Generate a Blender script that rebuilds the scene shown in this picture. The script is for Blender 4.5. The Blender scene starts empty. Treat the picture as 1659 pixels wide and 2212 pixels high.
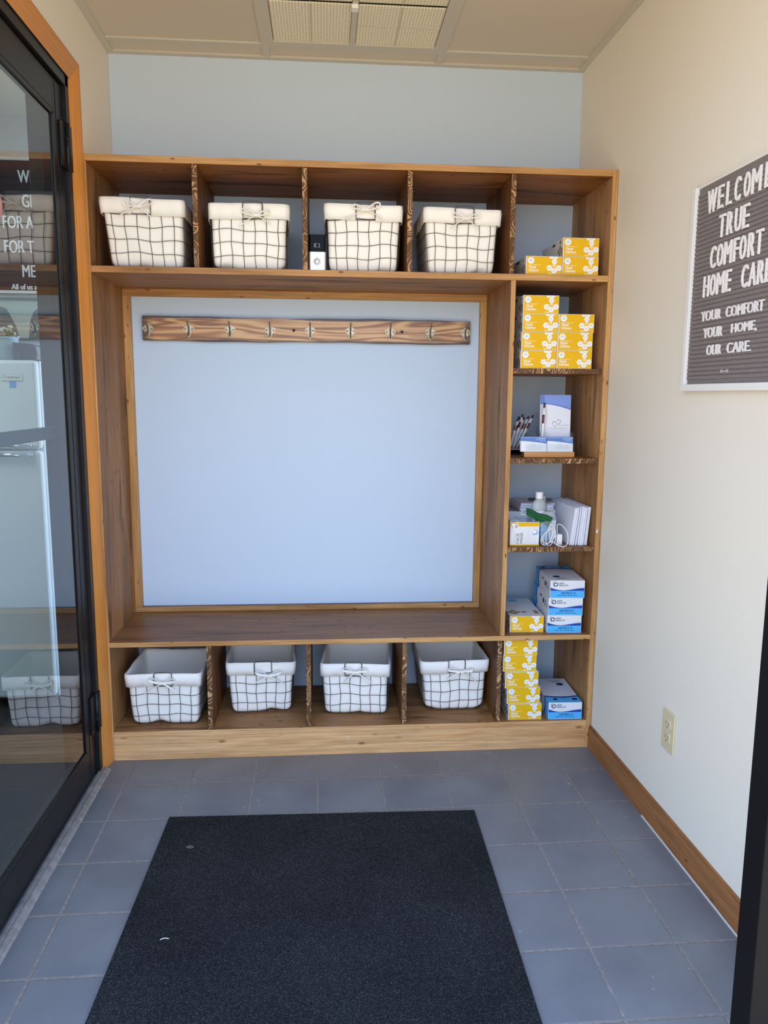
import bpy, math, random
from mathutils import Vector, Matrix
random.seed(7)
S = bpy.context.scene
C = S.collection
PI = math.pi

# ------------------------------------------------------------------ camera, sky, exposure
def make_camera():
    cx, cy, cz, yaw, pitch, roll, f = 0.6354, -2.4889, 1.2270, 0.0793, 0.1515, 0.0073, 1653.3
    cyw, syw, cp, sp = math.cos(yaw), math.sin(yaw), math.cos(pitch), math.sin(pitch)
    fw = Vector((syw*cp, cyw*cp, -sp)); r = Vector((cyw, -syw, 0)); u = r.cross(fw)
    cr, sr = math.cos(roll), math.sin(roll)
    r, u = cr*r + sr*u, -sr*r + cr*u
    cam = bpy.data.cameras.new('camera'); o = bpy.data.objects.new('camera', cam); C.objects.link(o)
    m = Matrix.Identity(4)
    for i in range(3):
        m[i][0], m[i][1], m[i][2] = r[i], u[i], -fw[i]
    m[0][3], m[1][3], m[2][3] = cx, cy, cz
    o.matrix_world = m
    cam.sensor_fit = 'HORIZONTAL'; cam.sensor_width = 36.0; cam.lens = 36.0*f/1659.0
    cam.clip_start = 0.02
    S.camera = o
make_camera()

def make_world():
    w = bpy.data.worlds.new('sky'); S.world = w; w.use_nodes = True
    n, l = w.node_tree.nodes, w.node_tree.links
    n.clear()
    tc = n.new('ShaderNodeTexCoord'); sx = n.new('ShaderNodeSeparateXYZ')
    mr = n.new('ShaderNodeMapRange'); mr.inputs[1].default_value = -1; mr.inputs[2].default_value = 1
    cr = n.new('ShaderNodeValToRGB'); e = cr.color_ramp.elements
    e[0].position = 0.0; e[0].color = (1.0, 0.81, 0.53, 1)
    e[1].position = 1.0; e[1].color = (0.40, 0.72, 1.40, 1)
    for p, c in ((0.42, (0.92, 0.77, 0.55, 1)), (0.50, (0.98, 1.06, 1.20, 1)), (0.58, (1.02, 1.20, 1.50, 1)), (0.74, (0.58, 0.86, 1.40, 1))):
        k = e.new(p); k.color = c
    bg = n.new('ShaderNodeBackground'); bg.inputs['Strength'].default_value = 3.35
    out = n.new('ShaderNodeOutputWorld')
    l.new(tc.outputs['Generated'], sx.inputs[0]); l.new(sx.outputs['Z'], mr.inputs[0])
    l.new(mr.outputs[0], cr.inputs[0]); l.new(cr.outputs[0], bg.inputs['Color']); l.new(bg.outputs[0], out.inputs[0])
make_world()
def portal(x0, x1, z0, z1, y):
    L = bpy.data.lights.new('entrance_daylight', 'AREA'); L.shape = 'RECTANGLE'
    L.size, L.size_y = x1-x0, z1-z0
    o = bpy.data.objects.new('entrance_daylight', L); C.objects.link(o)
    o.location = ((x0+x1)/2, y, (z0+z1)/2); o.rotation_euler = (PI/2, 0, 0)
    L.cycles.is_portal = True
portal(-0.09, 1.6, 0.0, 2.37, -1.46)
def area(name, loc, size, power, color):
    L = bpy.data.lights.new(name, 'AREA'); L.shape = 'RECTANGLE'; L.size, L.size_y = size
    L.energy = power; L.color = color
    o = bpy.data.objects.new(name, L); C.objects.link(o); o.location = loc
area('office_fill_light', (-0.95, -0.45, 2.36), (0.6, 1.2), 17.0, (0.86, 0.97, 1.0))  # added fill light to brighten the office, with no fixture behind it
S.view_settings.view_transform = 'Standard'; S.view_settings.look = 'None'
S.view_settings.exposure = 0.0; S.view_settings.gamma = 1.0; S.view_settings.use_curve_mapping = False
S.render.engine = 'CYCLES'
S.cycles.max_bounces = 12; S.cycles.diffuse_bounces = 7; S.cycles.transparent_max_bounces = 16
S.cycles.glossy_bounces = 6; S.cycles.use_denoising = True

# ------------------------------------------------------------------ materials
class NT:
    def __init__(s, name):
        s.m = bpy.data.materials.new(name); s.m.use_nodes = True
        s.n, s.l = s.m.node_tree.nodes, s.m.node_tree.links
        s.b = s.n['Principled BSDF']
    def add(s, t, **kw):
        k = s.n.new(t)
        for a, v in kw.items(): setattr(k, a, v)
        return k
    def math(s, op, a, b=None, c=None):
        k = s.add('ShaderNodeMath', operation=op)
        for i, v in enumerate((a, b, c)):
            if v is None: continue
            if isinstance(v, (int, float)): k.inputs[i].default_value = v
            else: s.l.new(v, k.inputs[i])
        return k.outputs[0]
    def ramp(s, fac, stops, interp='LINEAR'):
        k = s.add('ShaderNodeValToRGB'); e = k.color_ramp.elements; k.color_ramp.interpolation = interp
        while len(e) < len(stops): e.new(0.5)
        for i, (p, c) in enumerate(stops):
            e[i].position = p; e[i].color = tuple(c)+(1,) if len(c) == 3 else c
        s.l.new(fac, k.inputs[0]); return k.outputs[0]
    def mix(s, fac, a, b, mode='MIX'):
        k = s.add('ShaderNodeMix', data_type='RGBA', blend_type=mode)
        for i, v in ((0, fac), (6, a), (7, b)):
            if isinstance(v, (int, float)): k.inputs[i].default_value = v
            elif isinstance(v, tuple): k.inputs[i].default_value = v+(1,)
            else: s.l.new(v, k.inputs[i])
        return k.outputs[2]
    def coords(s, scale=(1, 1, 1), rand=0.0, rot=(0, 0, 0), loc=(0, 0, 0)):
        tc = s.add('ShaderNodeTexCoord'); v = tc.outputs['Object']
        if rand:
            oi = s.add('ShaderNodeObjectInfo'); k = s.math('MULTIPLY', oi.outputs['Random'], rand)
            a = s.add('ShaderNodeVectorMath', operation='ADD'); s.l.new(v, a.inputs[0]); s.l.new(k, a.inputs[1]); v = a.outputs[0]
        mp = s.add('ShaderNodeMapping'); mp.inputs['Scale'].default_value = scale
        mp.inputs['Rotation'].default_value = rot; mp.inputs['Location'].default_value = loc
        s.l.new(v, mp.inputs[0]); return mp.outputs[0]
    def noise(s, vec, scale=1.0, detail=4.0, rough=0.55, dist=0.0):
        k = s.add('ShaderNodeTexNoise'); s.l.new(vec, k.inputs['Vector'])
        k.inputs['Scale'].default_value = scale; k.inputs['Detail'].default_value = detail
        k.inputs['Roughness'].default_value = rough; k.inputs['Distortion'].default_value = dist
        return k.outputs['Fac']
    def bump(s, h, strength=0.2, dist=0.002):
        k = s.add('ShaderNodeBump'); k.inputs['Strength'].default_value = strength; k.inputs['Distance'].default_value = dist
        s.l.new(h, k.inputs['Height']); s.l.new(k.outputs[0], s.b.inputs['Normal'])
    def col(s, c):
        if isinstance(c, tuple): s.b.inputs['Base Color'].default_value = c+(1,)
        else: s.l.new(c, s.b.inputs['Base Color'])
    def set(s, **kw):
        for k, v in kw.items(): s.b.inputs[k.replace('_', ' ')].default_value = v
        return s

def plain(name, c, rough=0.5, metal=0.0, noise=0.0, bump=0.0, nscale=40.0, **kw):
    t = NT(name); t.set(Roughness=rough, Metallic=metal, **kw)
    if noise or bump:
        n = t.noise(t.coords(), nscale, 4)
        if noise: t.col(t.ramp(n, [(0.3, tuple(x*(1-noise) for x in c)), (0.7, tuple(min(1, x*(1+noise)) for x in c))]))
        else: t.col(c)
        if bump: t.bump(n, bump, 0.002)
    else: t.col(c)
    return t.m

def wood(name, axis, stops, rough=0.45, knot=(0.06, 0.03, 0.015), fine=0.35, knots=True, across=9.0, ds=0.5, joints=0.0, spec=0.2, kscale=1.0, stain=0.0):
    t = NT(name); ax = 'xyz'.index(axis)
    sc = [across]*3; sc[ax] = 1.1
    n1 = t.noise(t.coords(tuple(sc), 37.0), 1.0, 7, 0.6, ds)
    base = t.ramp(n1, stops)
    sf = [170.0]*3; sf[ax] = 6.0
    n2 = t.noise(t.coords(tuple(sf), 11.0), 1.0, 3, 0.6)
    f = t.ramp(n2, [(0.30, (1-fine,)*3), (0.62, (1, 1, 1))])
    c = t.mix(1.0, base, f, 'MULTIPLY')
    if joints:            # narrow strips glued side by side, each its own tone
        k = t.add('ShaderNodeTexVoronoi', feature='F1', distance='CHEBYCHEV')
        sj = [joints]*3; sj[ax] = 1.6
        t.l.new(t.coords(tuple(sj), 23.0), k.inputs['Vector']); k.inputs['Scale'].default_value = 1.0
        g = t.ramp(k.outputs['Color'], [(0.0, (0.72,)*3), (1.0, (1.18,)*3)])
        c = t.mix(1.0, c, g, 'MULTIPLY')
    if stain:             # dark smudges left by the stain along the grain
        ss = [15.0]*3; ss[ax] = 2.4
        n3 = t.noise(t.coords(tuple(ss), 71.0), 1.0, 3, 0.5, 0.6)
        c = t.mix(t.ramp(n3, [(0.58, (0,)*3), (0.70, (stain,)*3)]), c, knot)
    if knots:
        sk = [7.0*kscale]*3; sk[ax] = 2.9*kscale
        k = t.add('ShaderNodeTexVoronoi'); t.l.new(t.coords(tuple(sk), 53.0), k.inputs['Vector'])
        wob = t.noise(t.coords((30, 30, 30)), 1.0, 3)
        d = t.math('ADD', k.outputs['Distance'], t.math('MULTIPLY', wob, 0.10))
        kk = t.ramp(d, [(0.10, (1, 1, 1)), (0.21, (0, 0, 0))])
        c = t.mix(kk, c, knot)
    t.col(c); t.set(Roughness=rough, Specular_IOR_Level=spec)
    t.bump(n2, 0.12, 0.001)
    return t.m

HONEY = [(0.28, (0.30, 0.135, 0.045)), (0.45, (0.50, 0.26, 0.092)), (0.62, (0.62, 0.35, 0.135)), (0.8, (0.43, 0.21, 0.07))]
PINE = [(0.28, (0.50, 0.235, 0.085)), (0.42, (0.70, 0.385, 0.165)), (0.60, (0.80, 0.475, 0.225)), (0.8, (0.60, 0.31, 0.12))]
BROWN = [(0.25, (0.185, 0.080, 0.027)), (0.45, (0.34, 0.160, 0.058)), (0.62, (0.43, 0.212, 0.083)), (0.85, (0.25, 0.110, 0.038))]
BROWN_LIT = [(0.25, (0.28, 0.125, 0.043)), (0.45, (0.47, 0.235, 0.09)), (0.62, (0.56, 0.30, 0.125)), (0.85, (0.36, 0.17, 0.06))]
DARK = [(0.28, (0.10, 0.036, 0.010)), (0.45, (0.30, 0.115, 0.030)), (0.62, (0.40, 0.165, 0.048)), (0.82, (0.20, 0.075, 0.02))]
SEAT = [(0.25, (0.15, 0.060, 0.022)), (0.45, (0.26, 0.115, 0.044)), (0.65, (0.34, 0.160, 0.064)), (0.85, (0.19, 0.080, 0.030))]
M = {}
for a in 'xyz':
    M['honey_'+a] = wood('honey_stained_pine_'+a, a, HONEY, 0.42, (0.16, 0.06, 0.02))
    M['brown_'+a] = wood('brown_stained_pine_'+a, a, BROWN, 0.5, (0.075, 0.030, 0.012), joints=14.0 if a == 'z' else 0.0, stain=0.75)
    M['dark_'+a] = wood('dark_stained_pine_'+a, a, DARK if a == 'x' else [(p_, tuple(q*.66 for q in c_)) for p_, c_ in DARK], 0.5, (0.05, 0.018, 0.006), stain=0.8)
M['brown_lit_z'] = wood('brown_pine_brightened', 'z', BROWN_LIT, 0.5, (0.10, 0.042, 0.016), joints=14.0, stain=0.6)  # brown stain with extra light put into its colour, for the shaded right panel
M['pine_x'] = wood('knotty_pine', 'x', PINE, 0.45, (0.24, 0.10, 0.04), across=11, kscale=0.62)
M['seat_x'] = wood('grey_brown_pine', 'x', SEAT, 0.36, (0.06, 0.026, 0.012), fine=0.45, stain=0.5, spec=0.16)
M['oak_z'] = wood('orange_oak_z', 'z', [(0.3, (0.58, 0.215, 0.045)), (0.55, (0.70, 0.285, 0.062)), (0.8, (0.63, 0.245, 0.05))], 0.38, knots=False, fine=0.16)
M['oak_y'] = wood('orange_oak_y', 'y', [(0.3, (0.52, 0.20, 0.05)), (0.55, (0.60, 0.25, 0.065)), (0.8, (0.55, 0.22, 0.055))], 0.38, knots=False, fine=0.16)
M['base_y'] = wood('brown_oak_y', 'y', [(0.32, (0.13, 0.05, 0.018)), (0.42, (0.32, 0.132, 0.046)), (0.62, (0.39, 0.17, 0.062)), (0.82, (0.25, 0.10, 0.034))], 0.42, (0.07, 0.03, 0.012), across=16)
M['cardwood'] = wood('light_varnished_wood', 'x', [(0.3, (0.55, 0.26, 0.09)), (0.6, (0.66, 0.34, 0.13)), (0.8, (0.58, 0.28, 0.10))], 0.3, knots=False, fine=0.15)

def end_grain():
    t = NT('end_grain_pine')
    n = t.noise(t.coords((22, 22, 15), 3.0), 1.0, 1, 0.4, 0.4)
    w = t.math('SINE', t.math('MULTIPLY', n, 76.0))
    big = t.noise(t.coords((16, 16, 16), 5.0), 1.0, 4)
    c = t.ramp(t.math('MULTIPLY_ADD', w, 0.5, 0.5), [(0.0, (0.10, 0.045, 0.018)), (0.60, (0.17, 0.080, 0.034)), (0.88, (0.50, 0.29, 0.13)), (1.0, (0.55, 0.33, 0.16))])
    c = t.mix(t.ramp(big, [(0.40, (0, 0, 0)), (0.62, (0.85,)*3)]), c, (0.10, 0.046, 0.018))
    t.col(c); t.set(Roughness=0.55, Specular_IOR_Level=0.25); return t.m
M['end'] = end_grain()

def burnt_board():
    t = NT('scorched_pine_rail')
    f = t.noise(t.coords((1.7, 3, 19)), 1.0, 2, 0.45, 0.5)
    w = t.math('MULTIPLY_ADD', t.math('SINE', t.math('MULTIPLY', f, 46.0)), 0.5, 0.5)
    fine = t.noise(t.coords((5, 60, 170)), 1.0, 3)
    w = t.math('MULTIPLY_ADD', fine, 0.35, t.math('MULTIPLY', w, 0.8))
    big = t.noise(t.coords((2.2, 6, 6)), 1.0, 3)
    c = t.ramp(w, [(0.05, (0.16, 0.060, 0.022)), (0.35, (0.36, 0.165, 0.06)), (0.70, (0.56, 0.31, 0.13)), (1.0, (0.66, 0.40, 0.18))])
    c = t.mix(t.ramp(big, [(0.30, (0.7,)*3), (0.46, (0,)*3)]), c, (0.10, 0.038, 0.015))
    tc = t.add('ShaderNodeTexCoord'); s = t.add('ShaderNodeSeparateXYZ'); t.l.new(tc.outputs['Object'], s.inputs[0])
    wob = t.math('MULTIPLY', t.math('SUBTRACT', t.noise(t.coords((5, 5, 5)), 1.0, 3), 0.5), 0.02)
    dz = t.math('ADD', t.math('ABSOLUTE', t.math('SUBTRACT', s.outputs['Z'], 1.4565)), wob)
    dx = t.math('ADD', t.math('ABSOLUTE', t.math('SUBTRACT', s.outputs['X'], 0.585)), wob)
    bz = t.ramp(t.math('MULTIPLY', dz, 10.0), [(0.345, (0,)*3), (0.40, (1,)*3)])
    bx = t.ramp(dx, [(0.545, (0,)*3), (0.592, (0.9,)*3)])
    c = t.mix(bz, c, (0.022, 0.009, 0.008)); c = t.mix(bx, c, (0.022, 0.009, 0.008))
    t.col(c); t.set(Roughness=0.33); return t.m
M['burnt'] = burnt_board()

def paint(name, c, rough=0.62):
    t = NT(name); n = t.noise(t.coords(), 220.0, 3); t.col(c); t.set(Roughness=rough); t.bump(n, 0.05, 0.0006); return t.m
M['cream'] = paint('cream_wall_paint', (0.80, 0.745, 0.64))
M['blue'] = paint('pale_blue_wall_paint', (0.545, 0.665, 0.81))
M['office'] = paint('office_wall_paint', (0.62, 0.60, 0.55))
M['black'] = plain('black_anodised_aluminium', (0.011, 0.010, 0.011), 0.35, 0.0, noise=0.25, nscale=25, Specular_IOR_Level=0.28)
M['postblack'] = plain('matt_black_door_frame', (0.005, 0.005, 0.006), 0.6, Specular_IOR_Level=0.1)
M['blackrub'] = plain('black_rubber', (0.006, 0.006, 0.007), 0.5)
M['bar'] = plain('grey_push_bar_metal', (0.075, 0.09, 0.11), 0.5, 0.2)
M['carpet'] = plain('dark_office_carpet', (0.02, 0.022, 0.026), 0.9, noise=0.5, nscale=300)
M['wire'] = plain('bronze_wire', (0.085, 0.066, 0.052), 0.45, 0.4)
M['cloth'] = plain('white_cotton_liner', (0.90, 0.865, 0.80), 0.85, bump=0.25, nscale=500)
M['white'] = plain('white_plastic', (0.82, 0.82, 0.82), 0.35)
M['paper'] = plain('white_paper', (0.80, 0.81, 0.87), 0.7)
M['card'] = plain('white_carton', (0.74, 0.74, 0.75), 0.5)
M['gold'] = plain('golden_yellow_print', (0.78, 0.45, 0.008), 0.42, Specular_IOR_Level=0.2)
M['goldlite'] = plain('pale_golden_print', (0.84, 0.60, 0.16), 0.42, Specular_IOR_Level=0.2)
M['golddark'] = plain('bronze_gold_print', (0.33, 0.22, 0.06), 0.5, Specular_IOR_Level=0.2)
M['wprint'] = plain('white_print', (0.86, 0.84, 0.80), 0.45, Specular_IOR_Level=0.2)
M['gprint'] = plain('grey_print', (0.42, 0.41, 0.42), 0.5)
M['bprint'] = plain('light_blue_print', (0.20, 0.46, 0.80), 0.45, Specular_IOR_Level=0.2)
M['navy'] = plain('navy_print', (0.02, 0.05, 0.33), 0.42, Specular_IOR_Level=0.2)
M['ink'] = plain('dark_navy_ink', (0.018, 0.025, 0.10), 0.45, Specular_IOR_Level=0.2)
M['lilac'] = plain('pale_lilac_print', (0.50, 0.54, 0.80), 0.45, Specular_IOR_Level=0.2)
M['cyan'] = plain('cyan_print', (0.085, 0.44, 0.83), 0.42, Specular_IOR_Level=0.2)
M['broblue'] = plain('brochure_blue', (0.22, 0.33, 0.72), 0.35)
M['brodeep'] = plain('brochure_deep_blue', (0.13, 0.22, 0.60), 0.35)
M['cardblue'] = plain('business_card_blue', (0.10, 0.21, 0.50), 0.35)
M['maroon'] = plain('maroon_plastic', (0.10, 0.010, 0.016), 0.35)
M['darktip'] = plain('dark_pen_tip', (0.025, 0.010, 0.018), 0.35)
M['chrome'] = plain('polished_metal', (0.7, 0.7, 0.7), 0.2, 1.0)
M['silver'] = plain('satin_nickel', (0.72, 0.70, 0.68), 0.36, 0.55)
M['gloss'] = plain('glossy_black', (0.004, 0.004, 0.005), 0.14, Specular_IOR_Level=0.06)
M['lens'] = plain('dark_grey_lens_ring', (0.08, 0.08, 0.085), 0.25)
M['hook'] = plain('antique_pewter', (0.45, 0.39, 0.28), 0.38, 0.4, noise=0.35, nscale=90)
M['hookd'] = plain('dark_antique_pewter', (0.20, 0.165, 0.115), 0.4, 0.5)
M['ivory'] = plain('ivory_plastic', (0.66, 0.565, 0.36), 0.38)
M['slot'] = plain('dark_slot', (0.03, 0.027, 0.022), 0.6)
M['felt'] = plain('grey_felt_board', (0.205, 0.172, 0.168), 0.9, noise=0.12, nscale=200)
M['letter'] = plain('white_letter_plastic', (0.84, 0.81, 0.78), 0.4)
M['frame'] = plain('white_frame_paint', (0.80, 0.78, 0.74), 0.45)
M['fridge'] = plain('white_enamel', (0.78, 0.80, 0.80), 0.6, Specular_IOR_Level=0.2)
M['bluetape'] = plain('blue_tape', (0.12, 0.40, 0.80), 0.5)
M['toaster'] = plain('dark_grey_plastic', (0.05, 0.05, 0.055), 0.4)
M['boardfelt'] = plain('dark_purple_felt', (0.035, 0.026, 0.034), 0.9)
M['red'] = plain('red_sign_enamel', (0.65, 0.04, 0.03), 0.4)
M['leafgreen'] = plain('leaf_green', (0.10, 0.20, 0.07), 0.6)
M['petal'] = plain('pale_petal', (0.62, 0.60, 0.52), 0.6)
M['pot'] = plain('pale_blue_ceramic', (0.42, 0.52, 0.54), 0.3)
M['picture'] = plain('pale_sage_print', (0.42, 0.46, 0.40), 0.5)
M['picdark'] = plain('dark_teal_print', (0.09, 0.13, 0.13), 0.5)
M['green'] = plain('green_fabric', (0.006, 0.10, 0.022), 0.7, noise=0.45, nscale=120)
M['maskblue'] = plain('blue_mask_fabric', (0.22, 0.55, 0.86), 0.7, noise=0.1, nscale=90)
M['elastic'] = plain('white_elastic', (0.82, 0.83, 0.86), 0.7)
M['slate'] = plain('slate_cover', (0.10, 0.11, 0.13), 0.45)
M['leaf'] = plain('dry_brown_leaf', (0.11, 0.085, 0.065), 0.8)
M['stone'] = plain('worn_grey_aluminium', (0.30, 0.285, 0.27), 0.45, 0.2, noise=0.25, nscale=40)
M['lilacw'] = plain('pale_paint_smear', (0.66, 0.60, 0.58), 0.6)
M['caulk'] = plain('white_caulk', (0.70, 0.68, 0.62), 0.7)

def ceiling_tile():
    t = NT('ceiling_tile'); k = t.add('ShaderNodeTexVoronoi'); t.l.new(t.coords((55, 55, 55)), k.inputs['Vector'])
    n = t.noise(t.coords((6, 6, 6)), 1.0, 4)
    sp = t.math('ADD', k.outputs['Distance'], t.math('MULTIPLY', n, 0.5))
    c = t.ramp(sp, [(0.20, (0.22, 0.18, 0.14)), (0.25, (0.60, 0.545, 0.47))])
    t.col(c); t.set(Roughness=0.85); t.bump(n, 0.1, 0.001); return t.m
M['ctile'] = ceiling_tile()
M['tbar'] = plain('ceiling_grid_paint', (0.55, 0.53, 0.47), 0.55)
M['plenum'] = plain('dark_gap', (0.05, 0.045, 0.035), 0.8)
def diffuser():
    t = NT('prismatic_diffuser'); k = t.add('ShaderNodeTexVoronoi'); t.l.new(t.coords((105, 105, 0.0)), k.inputs['Vector'])
    k.inputs['Scale'].default_value = 1.0; k.inputs['Randomness'].default_value = 0.10
    t.col(t.ramp(k.outputs['Distance'], [(0.15, (0.98, 0.96, 0.82)), (0.62, (0.62, 0.53, 0.33))]))
    t.set(Roughness=0.35); t.bump(k.outputs['Distance'], 0.6, 0.004); return t.m
M['diff'] = diffuser()

def floor_tiles():
    P = 0.2032; t = NT('slate_blue_floor_tile')
    v = t.coords((1, 1, 1), 0, (0, 0, -0.0083), (0.0, 0.1728, 0))
    s = t.add('ShaderNodeSeparateXYZ'); t.l.new(v, s.inputs[0])
    wob = t.math('MULTIPLY', t.math('SUBTRACT', t.noise(t.coords((60, 60, 60)), 1.0, 3), 0.5), 0.0022)
    def line(o):
        q = t.math('ADD', t.math('DIVIDE', o, P), 0.5)
        fr = t.math('SUBTRACT', q, t.math('FLOOR', q))
        return t.math('ADD', t.math('MULTIPLY', t.math('ABSOLUTE', t.math('SUBTRACT', fr, 0.5)), P), wob), t.math('FLOOR', t.math('DIVIDE', o, P))
    dx, ix = line(s.outputs['X']); dy, iy = line(s.outputs['Y'])
    d = t.math('MINIMUM', dx, dy)
    g = t.ramp(t.math('MULTIPLY', d, 100.0), [(0.29, (1,)*3), (0.42, (0,)*3)])
    cm = t.add('ShaderNodeCombineXYZ'); t.l.new(ix, cm.inputs[0]); t.l.new(iy, cm.inputs[1])
    wn = t.add('ShaderNodeTexWhiteNoise', noise_dimensions='3D'); t.l.new(cm.outputs[0], wn.inputs['Vector'])
    n = t.noise(t.coords((5, 5, 5)), 1.0, 4)
    tile = t.mix(wn.outputs['Value'], (0.172, 0.175, 0.192), (0.190, 0.191, 0.207))
    tile = t.mix(1.0, tile, t.ramp(n, [(0.3, (0.84, 0.84, 0.86)), (0.7, (1.08, 1.08, 1.06))]), 'MULTIPLY')
    sc = t.noise(t.coords((26, 26, 26)), 1.0, 6, 0.7)
    big = t.noise(t.coords((3.1, 3.1, 3.1)), 1.0, 2)
    m = t.math('MULTIPLY', t.ramp(sc, [(0.635, (0,)*3), (0.68, (1,)*3)]), t.ramp(big, [(0.50, (0,)*3), (0.60, (0.8,)*3)]))
    tile = t.mix(m, tile, (0.42, 0.42, 0.43))
    gn = t.noise(t.coords((90, 90, 90)), 1.0, 3)
    grout = t.ramp(gn, [(0.3, (0.17, 0.145, 0.135)), (0.7, (0.29, 0.255, 0.24))])
    t.col(t.mix(g, tile, grout))
    t.l.new(t.ramp(g, [(0, (0.36,)*3), (1, (0.85,)*3)]), t.b.inputs['Roughness'])
    h = t.math('SUBTRACT', t.math('MULTIPLY', n, 0.12), g)
    t.bump(h, 0.5, 0.002); return t.m
M['floor'] = floor_tiles()

def mat_pile():
    t = NT('charcoal_mat_pile'); n = t.noise(t.coords((330, 330, 330)), 1.0, 4, 0.75); b = t.noise(t.coords((4, 4, 4)), 1.0, 4)
    c = t.ramp(n, [(0.36, (0.011, 0.011, 0.012)), (0.54, (0.026, 0.027, 0.030)), (0.72, (0.14, 0.14, 0.145))])
    t.col(t.mix(1.0, c, t.ramp(b, [(0.3, (0.75,)*3), (0.7, (1.15,)*3)]), 'MULTIPLY'))
    t.set(Roughness=0.95, Specular_IOR_Level=0.06); t.bump(n, 0.9, 0.004); return t.m
M['mat'] = mat_pile()

def pane_glass(name, tint=(0.90, 0.97, 0.96), ior=1.5):
    # thin pane: both surfaces' reflections (2R/(1+R)) are given by the outward face, the way out is clear
    t = NT(name); t.n.remove(t.b)
    tr = t.add('ShaderNodeBsdfTransparent'); tr.inputs[0].default_value = tint+(1,)
    gl = t.add('ShaderNodeBsdfGlossy'); gl.inputs['Roughness'].default_value = 0.0
    fr = t.add('ShaderNodeFresnel'); fr.inputs['IOR'].default_value = ior
    ge = t.add('ShaderNodeNewGeometry')
    r = t.math('DIVIDE', t.math('MULTIPLY', fr.outputs[0], 2.0), t.math('ADD', fr.outputs[0], 1.0))
    r = t.math('MULTIPLY', r, t.math('SUBTRACT', 1.0, ge.outputs['Backfacing']))
    mx = t.add('ShaderNodeMixShader'); out = t.n['Material Output']
    t.l.new(r, mx.inputs[0]); t.l.new(tr.outputs[0], mx.inputs[1]); t.l.new(gl.outputs[0], mx.inputs[2])
    t.l.new(mx.outputs[0], out.inputs[0]); return t.m
M['glass'] = pane_glass('door_glass', (0.88, 0.955, 0.96), 1.62)
M['clear'] = pane_glass('clear_acrylic', (0.95, 0.97, 0.98), 1.45)
def frosted(name, c, a):
    t = NT(name); t.n.remove(t.b)
    tr = t.add('ShaderNodeBsdfTransparent'); tr.inputs[0].default_value = (0.95, 0.97, 0.97, 1)
    d = t.add('ShaderNodeBsdfPrincipled'); d.inputs['Base Color'].default_value = c+(1,); d.inputs['Roughness'].default_value = 0.15
    mx = t.add('ShaderNodeMixShader'); mx.inputs[0].default_value = a
    t.l.new(tr.outputs[0], mx.inputs[1]); t.l.new(d.outputs[0], mx.inputs[2]); t.l.new(mx.outputs[0], t.n['Material Output'].inputs[0]); return t.m
M['frost'] = frosted('frosted_bottle_plastic', (0.62, 0.66, 0.66), 0.55)
M['bag'] = frosted('clear_bag_plastic', (0.60, 0.66, 0.74), 0.30)

# ------------------------------------------------------------------ mesh building
_textcache = {}
def text_mesh(s):
    if s not in _textcache:
        cu = bpy.data.curves.new('lettering', 'FONT'); cu.body = s; cu.size = 1.0; cu.resolution_u = 3
        o = bpy.data.objects.new('lettering', cu); C.objects.link(o)
        me = bpy.data.meshes.new_from_object(o.evaluated_get(bpy.context.evaluated_depsgraph_get()))
        C.objects.unlink(o); bpy.data.objects.remove(o); bpy.data.curves.remove(cu)
        vs = [tuple(v.co) for v in me.vertices]; fs = [tuple(p.vertices) for p in me.polygons]
        bpy.data.meshes.remove(me); _textcache[s] = (vs, fs)
    return _textcache[s]

def spline(pts, k=5):                                  # Catmull-Rom through the given points
    P = [Vector(p) for p in pts]; out = []
    for i in range(len(P)-1):
        a, b, c, d = P[max(i-1, 0)], P[i], P[i+1], P[min(i+2, len(P)-1)]
        for j in range(k):
            t = j/k; out.append(0.5*((2*b)+(c-a)*t+(2*a-5*b+4*c-d)*t*t+(3*b-a-3*c+d)*t**3))
    return out+[P[-1]]

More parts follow.
